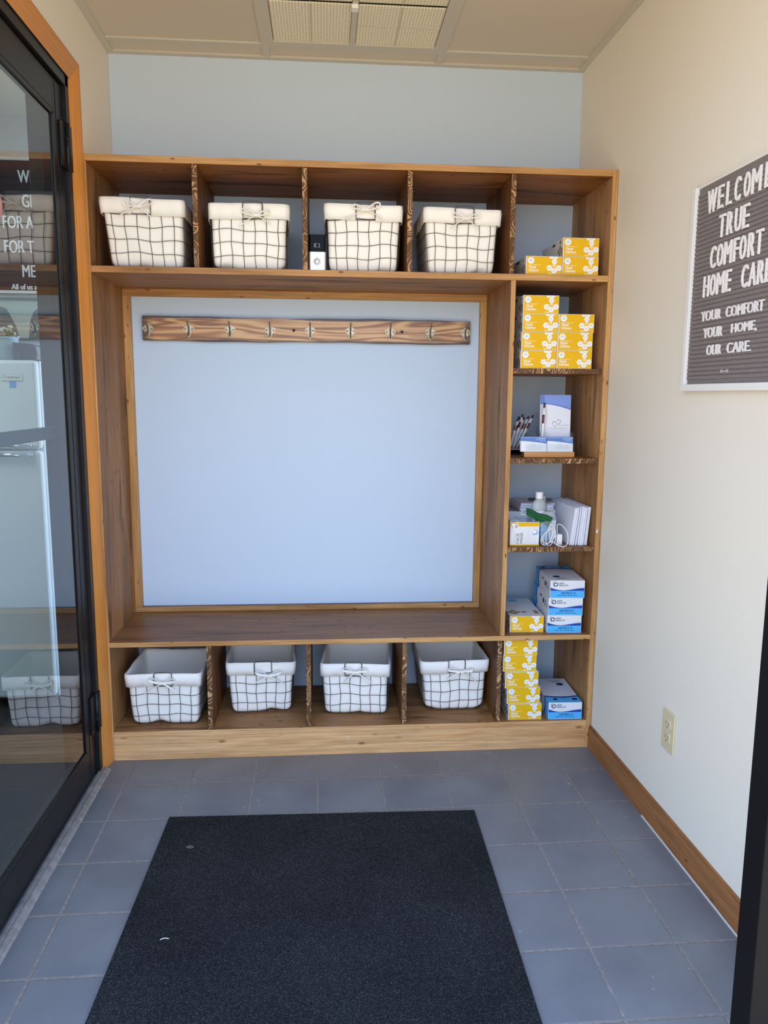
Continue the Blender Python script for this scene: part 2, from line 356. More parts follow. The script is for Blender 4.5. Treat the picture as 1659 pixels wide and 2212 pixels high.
class MB:
    def __init__(s): s.v, s.f, s.mi, s.mats, s.sm = [], [], [], [], []
    def k(s, m):
        m = M[m]
        if m not in s.mats: s.mats.append(m)
        return s.mats.index(m)
    def add(s, vs, fs, mat, smooth=False):
        o = len(s.v); s.v += [tuple(p) for p in vs]; i = s.k(mat)
        for f in fs: s.f.append(tuple(o+q for q in f)); s.mi.append(i); s.sm.append(smooth)
        return s
    def box(s, x0, x1, y0, y1, z0, z1, mat, **face):   # face: front/back/left/right/top/bottom = material key
        v = [(x, y, z) for x in (x0, x1) for y in (y0, y1) for z in (z0, z1)]
        fs = dict(left=(0, 1, 3, 2), right=(4, 6, 7, 5), front=(0, 4, 5, 1), back=(2, 3, 7, 6), bottom=(0, 2, 6, 4), top=(1, 5, 7, 3))
        o = len(s.v); s.v += v
        for n, f in fs.items():
            s.f.append(tuple(o+q for q in f)); s.mi.append(s.k(face.get(n, mat))); s.sm.append(False)
        return s
    def poly(s, pts, mat): return s.add(pts, [tuple(range(len(pts)))], mat)
    def prism(s, pts, d, mat, side=None):              # polygon pts pushed along vector d
        n = len(pts); d = Vector(d); a = [Vector(p) for p in pts]; b = [p+d for p in a]
        s.add(a+b, [tuple(range(n))[::-1], tuple(range(n, 2*n))], mat)
        s.add(a+b, [(i, (i+1) % n, n+(i+1) % n, n+i) for i in range(n)], side or mat)
        return s
    def tube(s, pts, r, mat, seg=6, closed=False, flat=1.0, rads=None, smooth=0):
        if smooth: pts = spline(pts, smooth)
        pts = [Vector(p) for p in pts]; n = len(pts); vs = []; prev = None
        for i, p in enumerate(pts):
            if closed: d = pts[(i+1) % n]-pts[i-1]
            else: d = pts[min(i+1, n-1)]-pts[max(i-1, 0)]
            if d.length < 1e-9: d = Vector((0, 0, 1))
            d.normalize()
            if prev is None:
                up = Vector((0, 0, 1)) if abs(d.z) < 0.9 else Vector((0, 1, 0))
                u = d.cross(up).normalized()
            else:
                u = (prev-d*prev.dot(d)).normalized()
            prev = u; w = d.cross(u); rr = rads[i] if rads else r
            for k in range(seg):
                a = 2*PI*k/seg; vs.append(p+u*(rr*math.cos(a))+w*(rr*flat*math.sin(a)))
        fs = []
        for i in range(n if closed else n-1):
            for k in range(seg):
                a, b = i*seg+k, i*seg+(k+1) % seg; j = (i+1) % n
                fs.append((a, b, j*seg+(k+1) % seg, j*seg+k))
        if not closed: fs += [tuple(range(seg))[::-1], tuple(range((n-1)*seg, n*seg))]
        return s.add(vs, fs, mat, True)
    def lathe(s, prof, c, mat, seg=24, axis='z', smooth=True):
        vs = []
        for r, h in prof:
            for k in range(seg):
                a = 2*PI*k/seg; x, y = r*math.cos(a), r*math.sin(a)
                q = {'z': (x, y, h), 'y': (x, h, y), 'x': (h, x, y)}[axis]
                vs.append((c[0]+q[0], c[1]+q[1], c[2]+q[2]))
        fs = [(i*seg+k, i*seg+(k+1) % seg, (i+1)*seg+(k+1) % seg, (i+1)*seg+k) for i in range(len(prof)-1) for k in range(seg)]
        fs += [tuple(range(seg))[::-1], tuple(range((len(prof)-1)*seg, len(prof)*seg))]
        return s.add(vs, fs, mat, smooth)
    def text(s, t, org, ux, uy, size, mat, sx=1.0, shear=0.0, depth=0.0, width=None, center=False, height=None):
        vs, fs = text_mesh(t); ux, uy, org = Vector(ux), Vector(uy), Vector(org)
        x0, x1 = min(v[0] for v in vs), max(v[0] for v in vs); y0, y1 = min(v[1] for v in vs), max(v[1] for v in vs)
        kx = size*sx if width is None else width/(x1-x0); ky = size if height is None else height/(y1-y0)
        off = (x0+x1)/2 if center else x0
        nn = ux.cross(uy)
        P = [org+ux*((v[0]-off)*kx+shear*(v[1])*ky)+uy*(v[1]-(y0 if height else 0))*ky for v in vs]
        if depth:
            n = len(P); cnt = {}
            for f in fs:
                for a, b in zip(f, f[1:]+f[:1]): cnt[(a, b)] = cnt.get((a, b), 0)+1
            Q = [p+nn*depth for p in P]
            s.add(Q, fs, mat)
            s.add(P+Q, [(a, b, n+b, n+a) for (a, b) in cnt if (b, a) not in cnt], mat)
        else: s.add(P, fs, mat)
        return s
    def build(s, name, parent=None, bevel=0.0, subsurf=0, solid=0.0, loc=None, autosmooth=None):
        me = bpy.data.meshes.new(name); me.from_pydata(s.v, [], s.f)
        for m in s.mats: me.materials.append(m)
        me.polygons.foreach_set('material_index', s.mi); me.polygons.foreach_set('use_smooth', s.sm); me.update()
        o = bpy.data.objects.new(name, me); C.objects.link(o)
        if loc: o.location = loc
        if parent is not None: o.parent = parent; o.matrix_parent_inverse = Matrix.Translation(parent.location).inverted() if parent.get('_world') else Matrix.Identity(4)
        if autosmooth is not None: me.shade_smooth() if hasattr(me, 'shade_smooth') else None; me.set_sharp_from_angle(angle=autosmooth)
        if solid:
            k = o.modifiers.new('thickness', 'SOLIDIFY'); k.thickness = solid; k.offset = 0
        if bevel:
            k = o.modifiers.new('edge_rounding', 'BEVEL'); k.width = bevel; k.segments = 2; k.limit_method = 'ANGLE'; k.angle_limit = 0.7
        if subsurf:
            k = o.modifiers.new('smoothing', 'SUBSURF'); k.levels = k.render_levels = subsurf
        return o

def thing(name, label, cat, loc=(0, 0, 0), rz=0.0, group=None, world=False):
    o = bpy.data.objects.new(name, None); C.objects.link(o); o.location = loc; o.rotation_euler = (0, 0, rz)
    o.empty_display_size = 0.05
    tag(o, label, cat, group)
    if world: o['_world'] = 1      # children are written in room coordinates
    return o
def tag(o, label, cat, group=None):
    o['label'] = label; o['category'] = cat
    if group: o['group'] = group
    return o
def struct(o): o['kind'] = 'structure'; return o
def group_empty(name, loc, world=True):
    o = bpy.data.objects.new(name, None); C.objects.link(o); o.location = loc; o['kind'] = 'structure'
    if world: o['_world'] = 1
    return o
def copy_tree(o, parent=None):
    c = o.copy(); C.objects.link(c)
    if parent is not None: c.parent = parent
    for ch in [x for x in C.objects if x.parent == o]: copy_tree(ch, c)
    return c

# ------------------------------------------------------------------ the room
ZC = 2.376
def rwx(y): return 1.572-0.02*y            # right wall surface, slightly out of square
b = MB().box(-3.2, 1.9, -1.6, 1.6, -0.06, 0.0, 'floor'); struct(b.build('floor'))
b = MB().box(-0.0895, rwx(.385)+.02, 0.385, 0.50, 0, ZC+.05, 'blue'); struct(b.build('wall_back'))
y0, y1 = -1.46, 0.50
b = MB().prism([(rwx(y0), y0, 0), (rwx(y0)+.12, y0, 0), (rwx(y1)+.12, y1, 0), (rwx(y1), y1, 0)], (0, 0, ZC+.05), 'cream'); struct(b.build('wall_right'))
b = MB()
b.box(-0.205, -0.090, -0.052, 0.50, 0, ZC+.05, 'cream', left='office', front='office')
b.box(-0.205, -0.090, -1.46, -1.04, 0, ZC+.05, 'cream', left='office')
b.box(-0.205, -0.090, -1.04, -0.052, 2.128, ZC+.05, 'cream', left='office')
struct(b.build('wall_left'))
# oak casing round the inner door
cs = group_empty('trim_1', (-0.085, -0.02, 0))
prof = [(-0.0898, -0.057), (-0.0985, -0.057), (-0.0985, -0.050), (-0.0898, -0.050)]
p = [(-0.0895, -0.060), (-0.0890, -0.0535), (-0.0835, -0.045), (-0.0800, -0.018), (-0.0760, -0.008), (-0.0762, -0.0015), (-0.0895, -0.0015)]
n_ = len(p); cap = [tuple(range(n_))[::-1], tuple(range(n_, 2*n_))]; sides = [(i, (i+1) % n_, n_+(i+1) % n_, n_+i) for i in range(n_)]
mit = [(x, y, 2.128+(y+0.0535)) for x, y in p]
MB().add([(x, y, 0.0) for x, y in p]+mit, cap+sides, 'oak_z').build('side_casing', cs, autosmooth=0.5)
MB().add([(x, -1.10, z) for x, y, z in mit]+mit, cap+sides, 'oak_y').build('head_casing', cs, autosmooth=0.5)
b = MB().box(-0.11, -0.0896, -0.0600, -0.0525, 0.0, 2.120, 'oak_z'); b.build('jamb_lining', cs)
# black metal frame of the inner door
fr = group_empty('trim_2', (-0.15, -0.5, 0))
MB().box(-0.205, -0.0935, -0.088, -0.0605, 0, 2.128, 'black').box(-0.205, -0.112, -0.0895, -0.088, 0, 2.085, 'blackrub').build('hinge_jamb', fr, 0.0015)
MB().box(-0.205, -0.0935, -1.04, -0.0605, 2.092, 2.128, 'black').build('head_jamb', fr, 0.0015)
MB().box(-0.205, -0.0935, -1.04, -1.012, 0, 2.092, 'black').build('strike_jamb', fr, 0.0015)
d = group_empty('door_1', (-0.12, -0.09, 0.01))
MB().box(-0.140, -0.1045, -0.168, -0.0905, 0.012, 2.086, 'black').box(-0.1085, -0.1045, -0.180, -0.168, 0.112, 1.995, 'black').box(-0.1045, -0.1030, -0.150, -0.1465, 0.02, 2.08, 'black').build('hinge_stile', d, 0.002)
MB().box(-0.140, -0.1045, -1.010, -0.935, 0.012, 2.086, 'black').build('lock_stile', d, 0.002)
MB().box(-0.140, -0.1045, -0.935, -0.168, 2.000, 2.086, 'black').box(-0.1085, -0.1045, -0.935, -0.168, 1.985, 2.000, 'black').build('top_rail', d, 0.002)
MB().box(-0.140, -0.1045, -0.935, -0.168, 0.012, 0.105, 'black').box(-0.1085, -0.1045, -0.935, -0.168, 0.105, 0.120, 'black').build('bottom_rail', d, 0.002)
MB().box(-0.1155, -0.1095, -0.945, -0.160, 0.100, 2.000, 'glass').build('glass_pane', d)
MB().box(-0.178, -0.160, -0.960, -0.100, 1.092, 1.128, 'bar').box(-0.160, -0.140, -0.130, -0.105, 1.098, 1.122, 'bar').box(-0.160, -0.140, -0.955, -0.940, 1.098, 1.122, 'bar').build('push_bar', d, 0.004)
for z in (1.86, 0.15):
    h = MB().tube([(-0.094, -0.0895, z), (-0.094, -0.0895, z+.13)], 0.0072, 'black', 10).box(-0.103, -0.0975, -0.135, -0.0895, z+.004, z+.126, 'black')
    h.tube([(-0.094, -0.0895, z+.042), (-0.094, -0.0895, z+.045)], 0.0077, 'blackrub', 10).tube([(-0.094, -0.0895, z+.085), (-0.094, -0.0895, z+.088)], 0.0077, 'blackrub', 10)
    h.box(-0.0935, -0.0900, -0.090, -0.0620, z+.004, z+.126, 'black')
    h.build('hinge', d)
# worn threshold
tp = [(-0.100, 0.0), (-0.100, 0.011), (-0.092, 0.012), (-0.0905, 0.009), (-0.086, 0.009), (-0.0845, 0.0115), (-0.079, 0.0105), (-0.0775, 0.007), (-0.073, 0.006), (-0.068, 0.0), ]
b = MB().prism([(x, -1.10, z) for x, z in tp], (0, 1.04, 0), 'stone'); struct(b.build('trim_3'))
# right hand baseboard
yb0, yb1 = -1.40, -0.0015
def bb(t, z0, z1): return [(rwx(yb0)-t, yb0, z0), (rwx(yb0)-.0003, yb0, z0), (rwx(yb1)-.0003, yb1, z0), (rwx(yb1)-t, yb1, z0)]
b = MB().prism(bb(.011, .0, .0), (0, 0, 0.076), 'base_y').prism(bb(.007, .076, 0), (0, 0, 0.006), 'base_y').prism([(rwx(yb0)-.0135, yb0, 0), (rwx(yb0)-.011, yb0, 0), (rwx(-.45)-.011, -.45, 0), (rwx(-.45)-.0135, -.45, 0)], (0, 0, .004), 'caulk')
struct(b.build('baseboard_right'))
# entrance storefront at the street side: black posts and clear panes
ent = group_empty('window_1', (1.45, -1.43, 0))
MB().box(1.324, 1.440, -1.43, -1.375, 0, 2.18, 'postblack').build('door_post', ent, 0.002)
MB().box(1.55, 1.6005, -1.43, -1.39, 0, 2.376, 'black').build('wall_post', ent, 0.002)
MB().box(-0.09, 1.55, -1.43, -1.39, 2.18, 2.23, 'black').build('transom_bar', ent, 0.002)
MB().box(-0.0895, -0.055, -1.43, -1.39, 0, 2.18, 'black').build('side_post', ent, 0.002)
MB().box(1.440, 1.55, -1.413, -1.407, 0.0, 2.18, 'clear').build('sidelight_pane', ent)
MB().box(-0.0895, 1.55, -1.413, -1.407, 2.23, 2.376, 'clear').build('transom_pane', ent)

# suspended ceiling: tiles lie in a white grid, lowered light troffer let into it
cl = group_empty('ceiling', (0.75, -0.4, ZC))
def cx(y): return rwx(y)
lx0, lx1, ly0, ly1 = 0.453, 1.035, -0.93, 0.265
MB().box(-0.09, lx0, -1.46, 0.385, ZC, ZC+.02, 'ctile').box(lx1, 1.62, -1.46, 0.385, ZC, ZC+.02, 'ctile').box(lx0, lx1, ly1, 0.385, ZC, ZC+.02, 'ctile').box(lx0, lx1, -1.46, ly0, ZC, ZC+.02, 'ctile').build('ceiling_tile', cl)
g = MB()
for x in (lx0-.006, lx1+.006): g.box(x-.012, x+.012, -1.46, 0.3615, ZC-.006, ZC, 'tbar')
for y in (0.278, -0.94): g.box(-0.09, 1.62, y-.012, y+.012, ZC-.0055, ZC, 'tbar')
g.box(-0.0895, -0.066, -1.46, 0.3615, ZC-.007, ZC, 'tbar').box(-0.0895, 1.5625, 0.362, 0.3848, ZC-.0072, ZC, 'tbar')
g.prism([(rwx(-1.46)-.022, -1.46, ZC-.007), (rwx(-1.46), -1.46, ZC-.007), (rwx(.3615), .3615, ZC-.007), (rwx(.3615)-.022, .3615, ZC-.007)], (0, 0, .007), 'tbar')
g.build('ceiling_grid', cl)
MB().box(-0.3, 1.75, -1.46, 0.5, ZC+.12, ZC+.14, 'plenum').build('deck_above', cl)
lt = thing('ceiling_light', 'unlit recessed fluorescent troffer with honeycomb diffusers in the ceiling', 'light fixture', (0.744, -0.33, ZC-.004), world=True)
f = MB()
f.box(lx0+.006, lx0+.024, ly0, ly1, ZC-.006, ZC+.05, 'tbar').box(lx1-.024, lx1-.006, ly0, ly1, ZC-.006, ZC+.05, 'tbar')
f.box(lx0+.024, lx1-.024, ly1-.020, ly1, ZC-.006, ZC+.05, 'tbar').box(lx0+.024, lx1-.024, ly0, ly0+.02, ZC-.006, ZC+.05, 'tbar')
f.box(0.727, 0.745, ly0+.02, ly1-.02, ZC-.006, ZC+.05, 'tbar').box(lx0+.006, lx1-.006, ly0, ly1, ZC+.05, ZC+.055, 'tbar')
f.build('frame', lt)
for x0, x1 in ((lx0+.026, 0.7255), (0.7465, lx1-.026)):
    for y0, y1 in ((-0.010, ly1-.022), (ly0+.022, -0.028)):
        dpx = MB().box(x0, x1, y0, y1, ZC-.002, ZC+.002, 'diff')
        mx, my = (x0+x1)/2, (y0+y1)/2
        dpx.box(mx-.002, mx+.002, y0, y1, ZC-.0035, ZC-.002, 'tbar')
        if x0 > .7: dpx.box(x0, x1, my-.002, my+.002, ZC-.0035, ZC-.002, 'tbar')
        dpx.build('diffuser', lt)
MB().box(0.724, 0.745, -0.028, 0.0, ZC-.018, ZC-.006, 'white').build('latch', lt, 0.002)

# ------------------------------------------------------------------ the storage unit
U = thing('storage_bench', 'stained pine mudroom bench with cubbies, seat and tall shelf column', 'storage bench', (0.75, 0.19, 0.0), world=True)
def board(name, x0, x1, y0, y1, z0, z1, mat, bevel=0.0012, **fc): return MB().box(x0, x1, y0, y1, z0, z1, mat, **fc).build(name, U, bevel)
XL0, XL1, XR0, XR1, YB = -0.0885, -0.0715, 1.5525, 1.5705, 0.3835
XRb = 1.5640
board('top_board', XL0, 1.5525, 0.0, YB, 1.916, 1.936, 'dark_x', front='honey_x', top='pine_x')
board('side_panel', XL0, XL1, 0.0005, YB, 0.0, 1.916, 'brown_z', front='honey_z')
b = MB().prism([(XR0, 0.0, 0), (XR1, 0.0, 0), (1.5630, YB, 0), (XR0-.004, YB, 0)], (0, 0, 1.936), 'brown_lit_z')
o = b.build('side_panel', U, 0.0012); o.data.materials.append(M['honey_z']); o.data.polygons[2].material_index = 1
board('long_shelf', XL1, XR0, 0.0, YB, 1.593, 1.613, 'brown_x', front='honey_x', top='dark_x')
board('bench_seat', XL1, XR0, -0.001, YB, 0.397, 0.414, 'seat_x', front='honey_x', bottom='dark_x')
board('bottom_board', XL1, XR0, 0.0, YB, 0.082, 0.102, 'brown_x', front='pine_x')
board('toe_kick', XL1, XR0, 0.0015, 0.020, 0.0, 0.0818, 'pine_x')
board('column_panel', 1.2355, 1.2515, 0.0005, YB, 0.414, 1.593, 'brown_z', front='honey_z')
for x in (0.247, 0.581, 0.908, 1.236):
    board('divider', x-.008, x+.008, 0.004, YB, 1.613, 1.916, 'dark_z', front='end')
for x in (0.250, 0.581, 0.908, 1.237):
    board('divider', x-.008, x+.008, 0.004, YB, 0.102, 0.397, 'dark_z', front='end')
for z in (1.317, 1.0215, 0.7205):
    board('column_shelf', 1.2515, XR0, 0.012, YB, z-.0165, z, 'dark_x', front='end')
# trim round the back opening of the main bay
ty0 = 0.3615
board('back_trim', XL1, 1.2355, ty0, YB, 1.568, 1.593, 'honey_x')
board('back_trim', XL1, 1.2355, ty0, YB, 0.414, 0.433, 'seat_x', front='honey_x')
board('back_trim', XL1, XL1+.026, ty0, YB, 0.433, 1.568, 'honey_z')
board('back_trim', 1.2355-.024, 1.2355, ty0, YB, 0.433, 1.568, 'honey_z')
# chipped white filler on the right stile
MB().add([(1.554, -0.0006, .772), (1.5575, -0.0030, .7705), (1.5605, -0.0006, .776), (1.5590, -0.0006, .785), (1.5555, -0.0025, .784)], [(0, 1, 2, 3, 4)], 'white').build('paint_chip', U, solid=0.0008)

MB().poly([(.692, .0008, .0640), (.712, .0008, .0644), (.735, .0008, .0655), (.712, .0008, .0656)], 'lilacw').poly([(.7135, .0006, .050), (.7150, .0006, .050), (.7155, .0006, .0680), (.7140, .0006, .0680)], 'lilacw').build('paint_smear', U)
# coat rail with nine hooks
R = thing('coat_rack', 'scorched pine coat rail with nine double hooks on the blue wall', 'coat rack', (0.585, 0.37, 1.415), world=True)
def wavy(x, ph): return 0.0016*math.sin(9*x+ph)+0.0008*math.sin(31*x+2*ph)
top = [(-0.006+1.181*i/60, 0.3640, 1.4985+wavy(-0.006+1.181*i/60, 0.4)) for i in range(61)]
bot = [(-0.006+1.181*i/60, 0.3640, 1.4145+wavy(-0.006+1.181*i/60, 2.0)) for i in range(60, -1, -1)]
MB().prism(bot[::-1]+top[::-1], (0, 0.0195, 0), 'burnt').build('board', R)
for x in (0.53, 0.923): MB().lathe([(0.0001, -.001), (0.0052, -.0008), (0.0052, 0.002)], (x, 0.3632, 1.4560), 'slot', 14, 'y').build('bolt_hole', R)
def coat_hook(x):
    z = 1.4555; y = 0.3637
    h = MB()
    wing = [(0, .020), (.007, .014), (.0175, .006), (.0195, 0), (.0165, -.006), (.008, -.013), (.004, -.026), (0, -.030)]
    pl = [(x+a, y, z+c) for a, c in wing]+[(x-a, y, z+c) for a, c in wing[-2:0:-1]]
    h.prism(pl, (0, -0.003, 0), 'hook')
    pr = [(0, -.036, .027), (0, -.033, .021), (0, -.022, .013), (0, -.010, .006), (0, -.005, 0), (0, -.007, -.012), (0, -.013, -.021), (0, -.020, -.024), (0, -.026, -.020), (0, -.028, -.014)]
    h.tube([(x+a, y+bb_, z+c) for a, bb_, c in pr], 0.0028, 'hookd', 8, rads=[.0023, .0022, .0022, .0024, .0028, .0028, .0025, .0023, .0022, .0022])
    o = h.build('hook', R)
    for sx in (-.0125, .0125):
        MB().lathe([(.0028, 0), (.0026, -.001), (.0008, -.0014)], (x+sx, y-.003, z), 'hookd', 10, 'y').build('screw', o).matrix_parent_inverse = Matrix.Identity(4)
for x in (0.014, 0.157, 0.302, 0.445, 0.589, 0.735, 0.880, 1.027, 1.157): coat_hook(x)

# ------------------------------------------------------------------ wire baskets with cloth liners
def rrect(hx, hy, r, n=6):
    pts = []
    for cxx, cyy, a0 in ((hx-r, hy-r, 0), (-hx+r, hy-r, 90), (-hx+r, -hy+r, 180), (hx-r, -hy+r, 270)):
        for i in range(n+1):
            a = math.radians(a0+90*i/n); pts.append((cxx+r*math.cos(a), cyy+r*math.sin(a)))
    return pts
def dense(pts, step=0.008):
    out = []
    n = len(pts)
    for i in range(n):
        a, b2 = Vector(pts[i]+(0,)), Vector(pts[(i+1) % n]+(0,)); k = max(1, int((b2-a).length/step))
        for j in range(k):
            q = a.lerp(b2, j/k); out.append((q.x, q.y))
    return out
def basket(loc, rz, wt, wb, dt, db, h, label, seed, bow=(0, 0), gap=0.033, gx=0.0, lean=0.0, open_top=True, notch=None):
    rnd = random.Random(seed)
    t = thing('wire_basket', label, 'basket', loc, rz, 'cloth lined wire baskets in the cubbies')
    ph = [rnd.uniform(0, 6.28) for _ in range(8)]
    zr = h-0.010; zt = h*0.745                                   # rim of cloth, top wire
    def hw(z): k = max(0, min(1.05, z/h)); return wb/2+(wt-wb)/2*k, db/2+(dt-db)/2*k
    cyo = dt/2                                                    # origin = front bottom middle
    def lx(z): return lean*z
    wob = lambda x, z: 0.0014*math.sin(x*38+ph[0])*math.sin(z*30+ph[1])+0.0006*math.sin(x*110+ph[2]+z*55)
    # wire frame -------------------------------------------------
    w = MB(); rr = 0.00095
    zs = [0.004, h*0.20, h*0.385, h*0.57, zt]; hem_up = rnd.uniform(.004, .012)
    for i, z in enumerate(zs):
        hx, hy = hw(z)
        if i == 0: hx -= .010; hy -= .010
        pts = dense(rrect(hx, hy, 0.026), 0.012)
        w.tube([(x+lx(z), y+cyo, max(.0016, z+(0.0028*math.sin(x*26+ph[3]+i)+0.002*math.sin(x*60+ph[4]) if i else 0))) for x, y in pts], rr*(1.25 if i == 4 else 1), 'wire', 6, True)
    nv = 6
    for i in range(nv):
        u = -1+2*(i+0.5)/nv if False else (-0.86+1.72*i/(nv-1))
        for sy in (-1, 1):
            pts = []
            for z in [zt, h*.57, h*.385, h*.2, h*.09, .012, .0018]:
                hx, hy = hw(z); inset = 0 if z > .03 else (.0035 if z > .01 else .012)
                pts.append((u*(hx-.016)*1.02+lx(z)+0.0018*math.sin(z*60+ph[5]+i), cyo+sy*(hy-inset), z))
            w.tube(pts, rr, 'wire', 6)
        hx, hy = hw(0)
        w.tube([(u*(hx-.016), cyo-hy+.012, .0018), (u*(hx-.016), cyo+hy-.012, .0018)], rr, 'wire', 6)
    for i in range(6):
        v = -0.84+1.68*i/5
        for sx in (-1, 1):
            pts = []
            for z in [zt, h*.57, h*.385, h*.2, h*.09, .012, .0018]:
                hx, hy = hw(z); inset = 0 if z > .03 else (.0035 if z > .01 else .012)
                pts.append((sx*(hx-inset)+lx(z), cyo+v*(hy-.016), z))
            w.tube(pts, rr, 'wire', 6)
    w.build('wire_frame', t)
    # handles: a rectangular wire loop at front and back ------------------
    for sy in (-1, 1):
        a = MB(); pts = []
        z0, z1 = zt-.002, h-.004
        for x, z in ((-1, z0), (-1, z0+.015), (-1, z1-.010), (-.9, z1-.002), (-.6, z1), (0, z1), (.6, z1), (.9, z1-.002), (1, z1-.010), (1, z0+.015), (1, z0)):
            hx, hy = hw(z); pts.append((gx+x*(gap-.003)+lx(z), cyo+sy*(hy+.0045), z))
        a.tube(pts, 0.0015, 'wire', 8, True); a.build('handle', t)
    # liner: bag inside, folded over the rim, cuff outside ---------------
    base = dense(rrect(1, 1, 0.13, 5), 0.05); n = len(base)
    L = MB(); vs = []; rows = []
    def ring(z, inset, extra=0.0, sag=0.0, hem=0.0, bulge=0.0):
        hx, hy = hw(z); out = []
        for k, (px, py) in enumerate(base):
            x = px*(hx-inset); y = py*(hy-inset)
            nx, ny = px, py; ln = math.hypot(nx, ny) or 1
            ww = wob(x+y*1.3, z)+extra*math.sin(k*0.9+ph[6])
            zz = z+sag*math.sin(x*17+y*13+ph[7])+hem*max(0, math.sin(x*31+y*27+ph[2]))**3
            bl = bulge*(1-abs(px)**4)*(1 if abs(py) > .9 else .4)
            out.append((x+nx/ln*ww+lx(z), cyo+y+ny/ln*ww+(py*bl), max(0.004, zz)))
        return out
    spec = [(.005, .036, 0, 0, 0, 0), (.006, .014, .001, 0, hem_up, 0), (.014, .0085, .0006, 0, hem_up*.8, 0), (h*.12, .0068, .0004, 0, 0, 0), (h*.2, .0062, .0003, 0, 0, 0), (h*.385, .0058, .0003, 0, 0, 0), (h*.57, .0055, .0003, 0, 0, 0),
            (h*.75, .0048, 0, 0, 0, 0), (zr-.012, .0035, .0003, .001, 0, 0), (zr, .0010, .0004, .0020, 0, 0)]
    for sp in spec: rows.append(ring(*sp))
    bottom_c = (0, cyo, .004)
    o0 = 0; V = [p for r_ in rows for p in r_]; F = []
    for i in range(len(rows)-1):
        for k in range(n): F.append((i*n+k, i*n+(k+1) % n, (i+1)*n+(k+1) % n, (i+1)*n+k))
    F.append(tuple(range(n))[::-1])
    L.add(V, F, 'cloth', True)
    cu = [ring(zr, .0010, .0004, .0020), ring(zr-.0012, -.0042, .0004, .0020), ring(zr-.016, -.0052, .0004), ring(zt+.020, -.0048, .0006), ring(zt-.004, -.0042, .0010, .0030)]
    V = [p for r_ in cu for p in r_]; F = []
    def ingap(k):
        x, y = base[k]; hx = hw(zr)[0]
        return abs(y) > .95 and abs(x*hx-gx) < gap*1.02
    for i in range(len(cu)-1):
        for k in range(n):
            if ingap(k) and ingap((k+1) % n): continue
            F.append((i*n+k, i*n+(k+1) % n, (i+1)*n+(k+1) % n, (i+1)*n+k))
    L.add(V, F, 'cloth', True)
    L.build('liner', t, solid=0.0016)
    # bow tied across the notch -------------------------------------------
    B = MB(); zb = zt+.006+bow[1]; yb = cyo-hw(zb)[1]-.0105; xb = gx+bow[0]
    def rib(pts, wd=.0054):
        B.tube([(xb+a+lx(zb), yb+c, zb+e) for a, c, e in pts], wd, 'cloth', 8, flat=0.30, smooth=5)
    j = lambda s: rnd.uniform(-s, s)
    B.lathe([(.0012, -.0045), (.0045, -.003), (.0052, 0), (.0045, .003), (.0012, .0045)], (xb+lx(zb), yb-.001, zb), 'cloth', 10, 'x')
    for s in (-1, 1):
        lift = .012+j(.006)
        rib([(0, 0, 0), (s*.014, -.005, lift*.7), (s*.031, -.007, lift+.005), (s*.042, -.006, lift+.003), (s*.041, -.004, lift-.005), (s*.024, -.003, lift*.25), (0, 0, -.001)])
        tl = .050+j(.014); dr = -.028+j(.010)
        rib([(0, -.001, 0), (s*tl*.4, -.005, dr*.35), (s*tl*.8, -.004, dr*.8), (s*tl, -.003, dr)])
        rib([(s*.002, .001, -.001), (s*.018, .002, .003), (s*(gap+.006), .003, .001)], .0032)
    B.build('bow', t)
    return t

basket((0.090, 0.022, 1.6134), 0.02, .250, .230, .258, .232, .214, 'white lined wire basket in the leftmost upper cubby, bow drooping one way', 1, (-.004, .012), gx=-.004, lean=-.04)
basket((0.407, 0.026, 1.6134), 0.055, .242, .234, .258, .232, .208, 'white lined wire basket in the second upper cubby beside the doorbell cubby', 2, (.010, .0), gx=.012)
basket((0.764, 0.026, 1.6134), -0.022, .240, .226, .258, .232, .214, 'white lined wire basket in the third upper cubby right of the doorbell', 3, (.002, .020), gx=.006)
basket((1.080, 0.026, 1.6134), 0.012, .244, .222, .258, .232, .210, 'white lined wire basket in the fourth upper cubby beside the glove cartons', 4, (.004, .006), gx=.004)
basket((0.090, 0.030, 0.1024), -0.03, .248, .234, .262, .236, .200, 'white lined wire basket in the leftmost cubby under the seat', 5, (.0, .006), gx=.002)
basket((0.412, 0.112, 0.1024), 0.05, .238, .218, .250, .222, .204, 'white lined wire basket pushed back in the second cubby under the seat', 6, (.018, -.010), gx=.008)
basket((0.742, 0.078, 0.1024), -0.09, .238, .230, .258, .236, .204, 'white lined wire basket in the third cubby under the seat, tilted left', 7, (.006, .010), gx=-.006)
basket((1.101, 0.086, 0.1024), 0.012, .240, .218, .258, .222, .206, 'white lined wire basket in the fourth cubby under the seat, hem hitched up', 8, (.010, -.002), gx=.006, lean=-.02)

# doorbell camera
DB = thing('doorbell_camera', 'black and silver video doorbell standing beside the third upper basket', 'doorbell', (0.6185, 0.040, 1.6133))
def rbox(mb, hx, y0, y1, z0, z1, r, mat):
    pts = [(x, y+(y0+y1)/2, z0) for x, y in rrect(hx, (y1-y0)/2, r, 4)]
    return mb.prism(pts, (0, 0, z1-z0), mat)
rbox(MB(), .0265, -.012, .012, 0, .0585, .006, 'silver').build('lower_body', DB, autosmooth=.6)
rbox(MB(), .0267, -.0122, .012, .0585, .111, .006, 'gloss').build('upper_body', DB, autosmooth=.6)
MB().box(-.010, .008, -.0135, -.012, .072, .084, 'lens').lathe([(.0058, -.012), (.0058, -.0152), (.0046, -.0155), (.0044, -.0142), (.0002, -.0142)], (.0005, 0, .078), 'lens', 20, 'y').lathe([(.0040, -.0139), (.0030, -.0148), (.0002, -.0152)], (.0005, 0, .078), 'gloss', 18, 'y').build('camera_lens', DB)
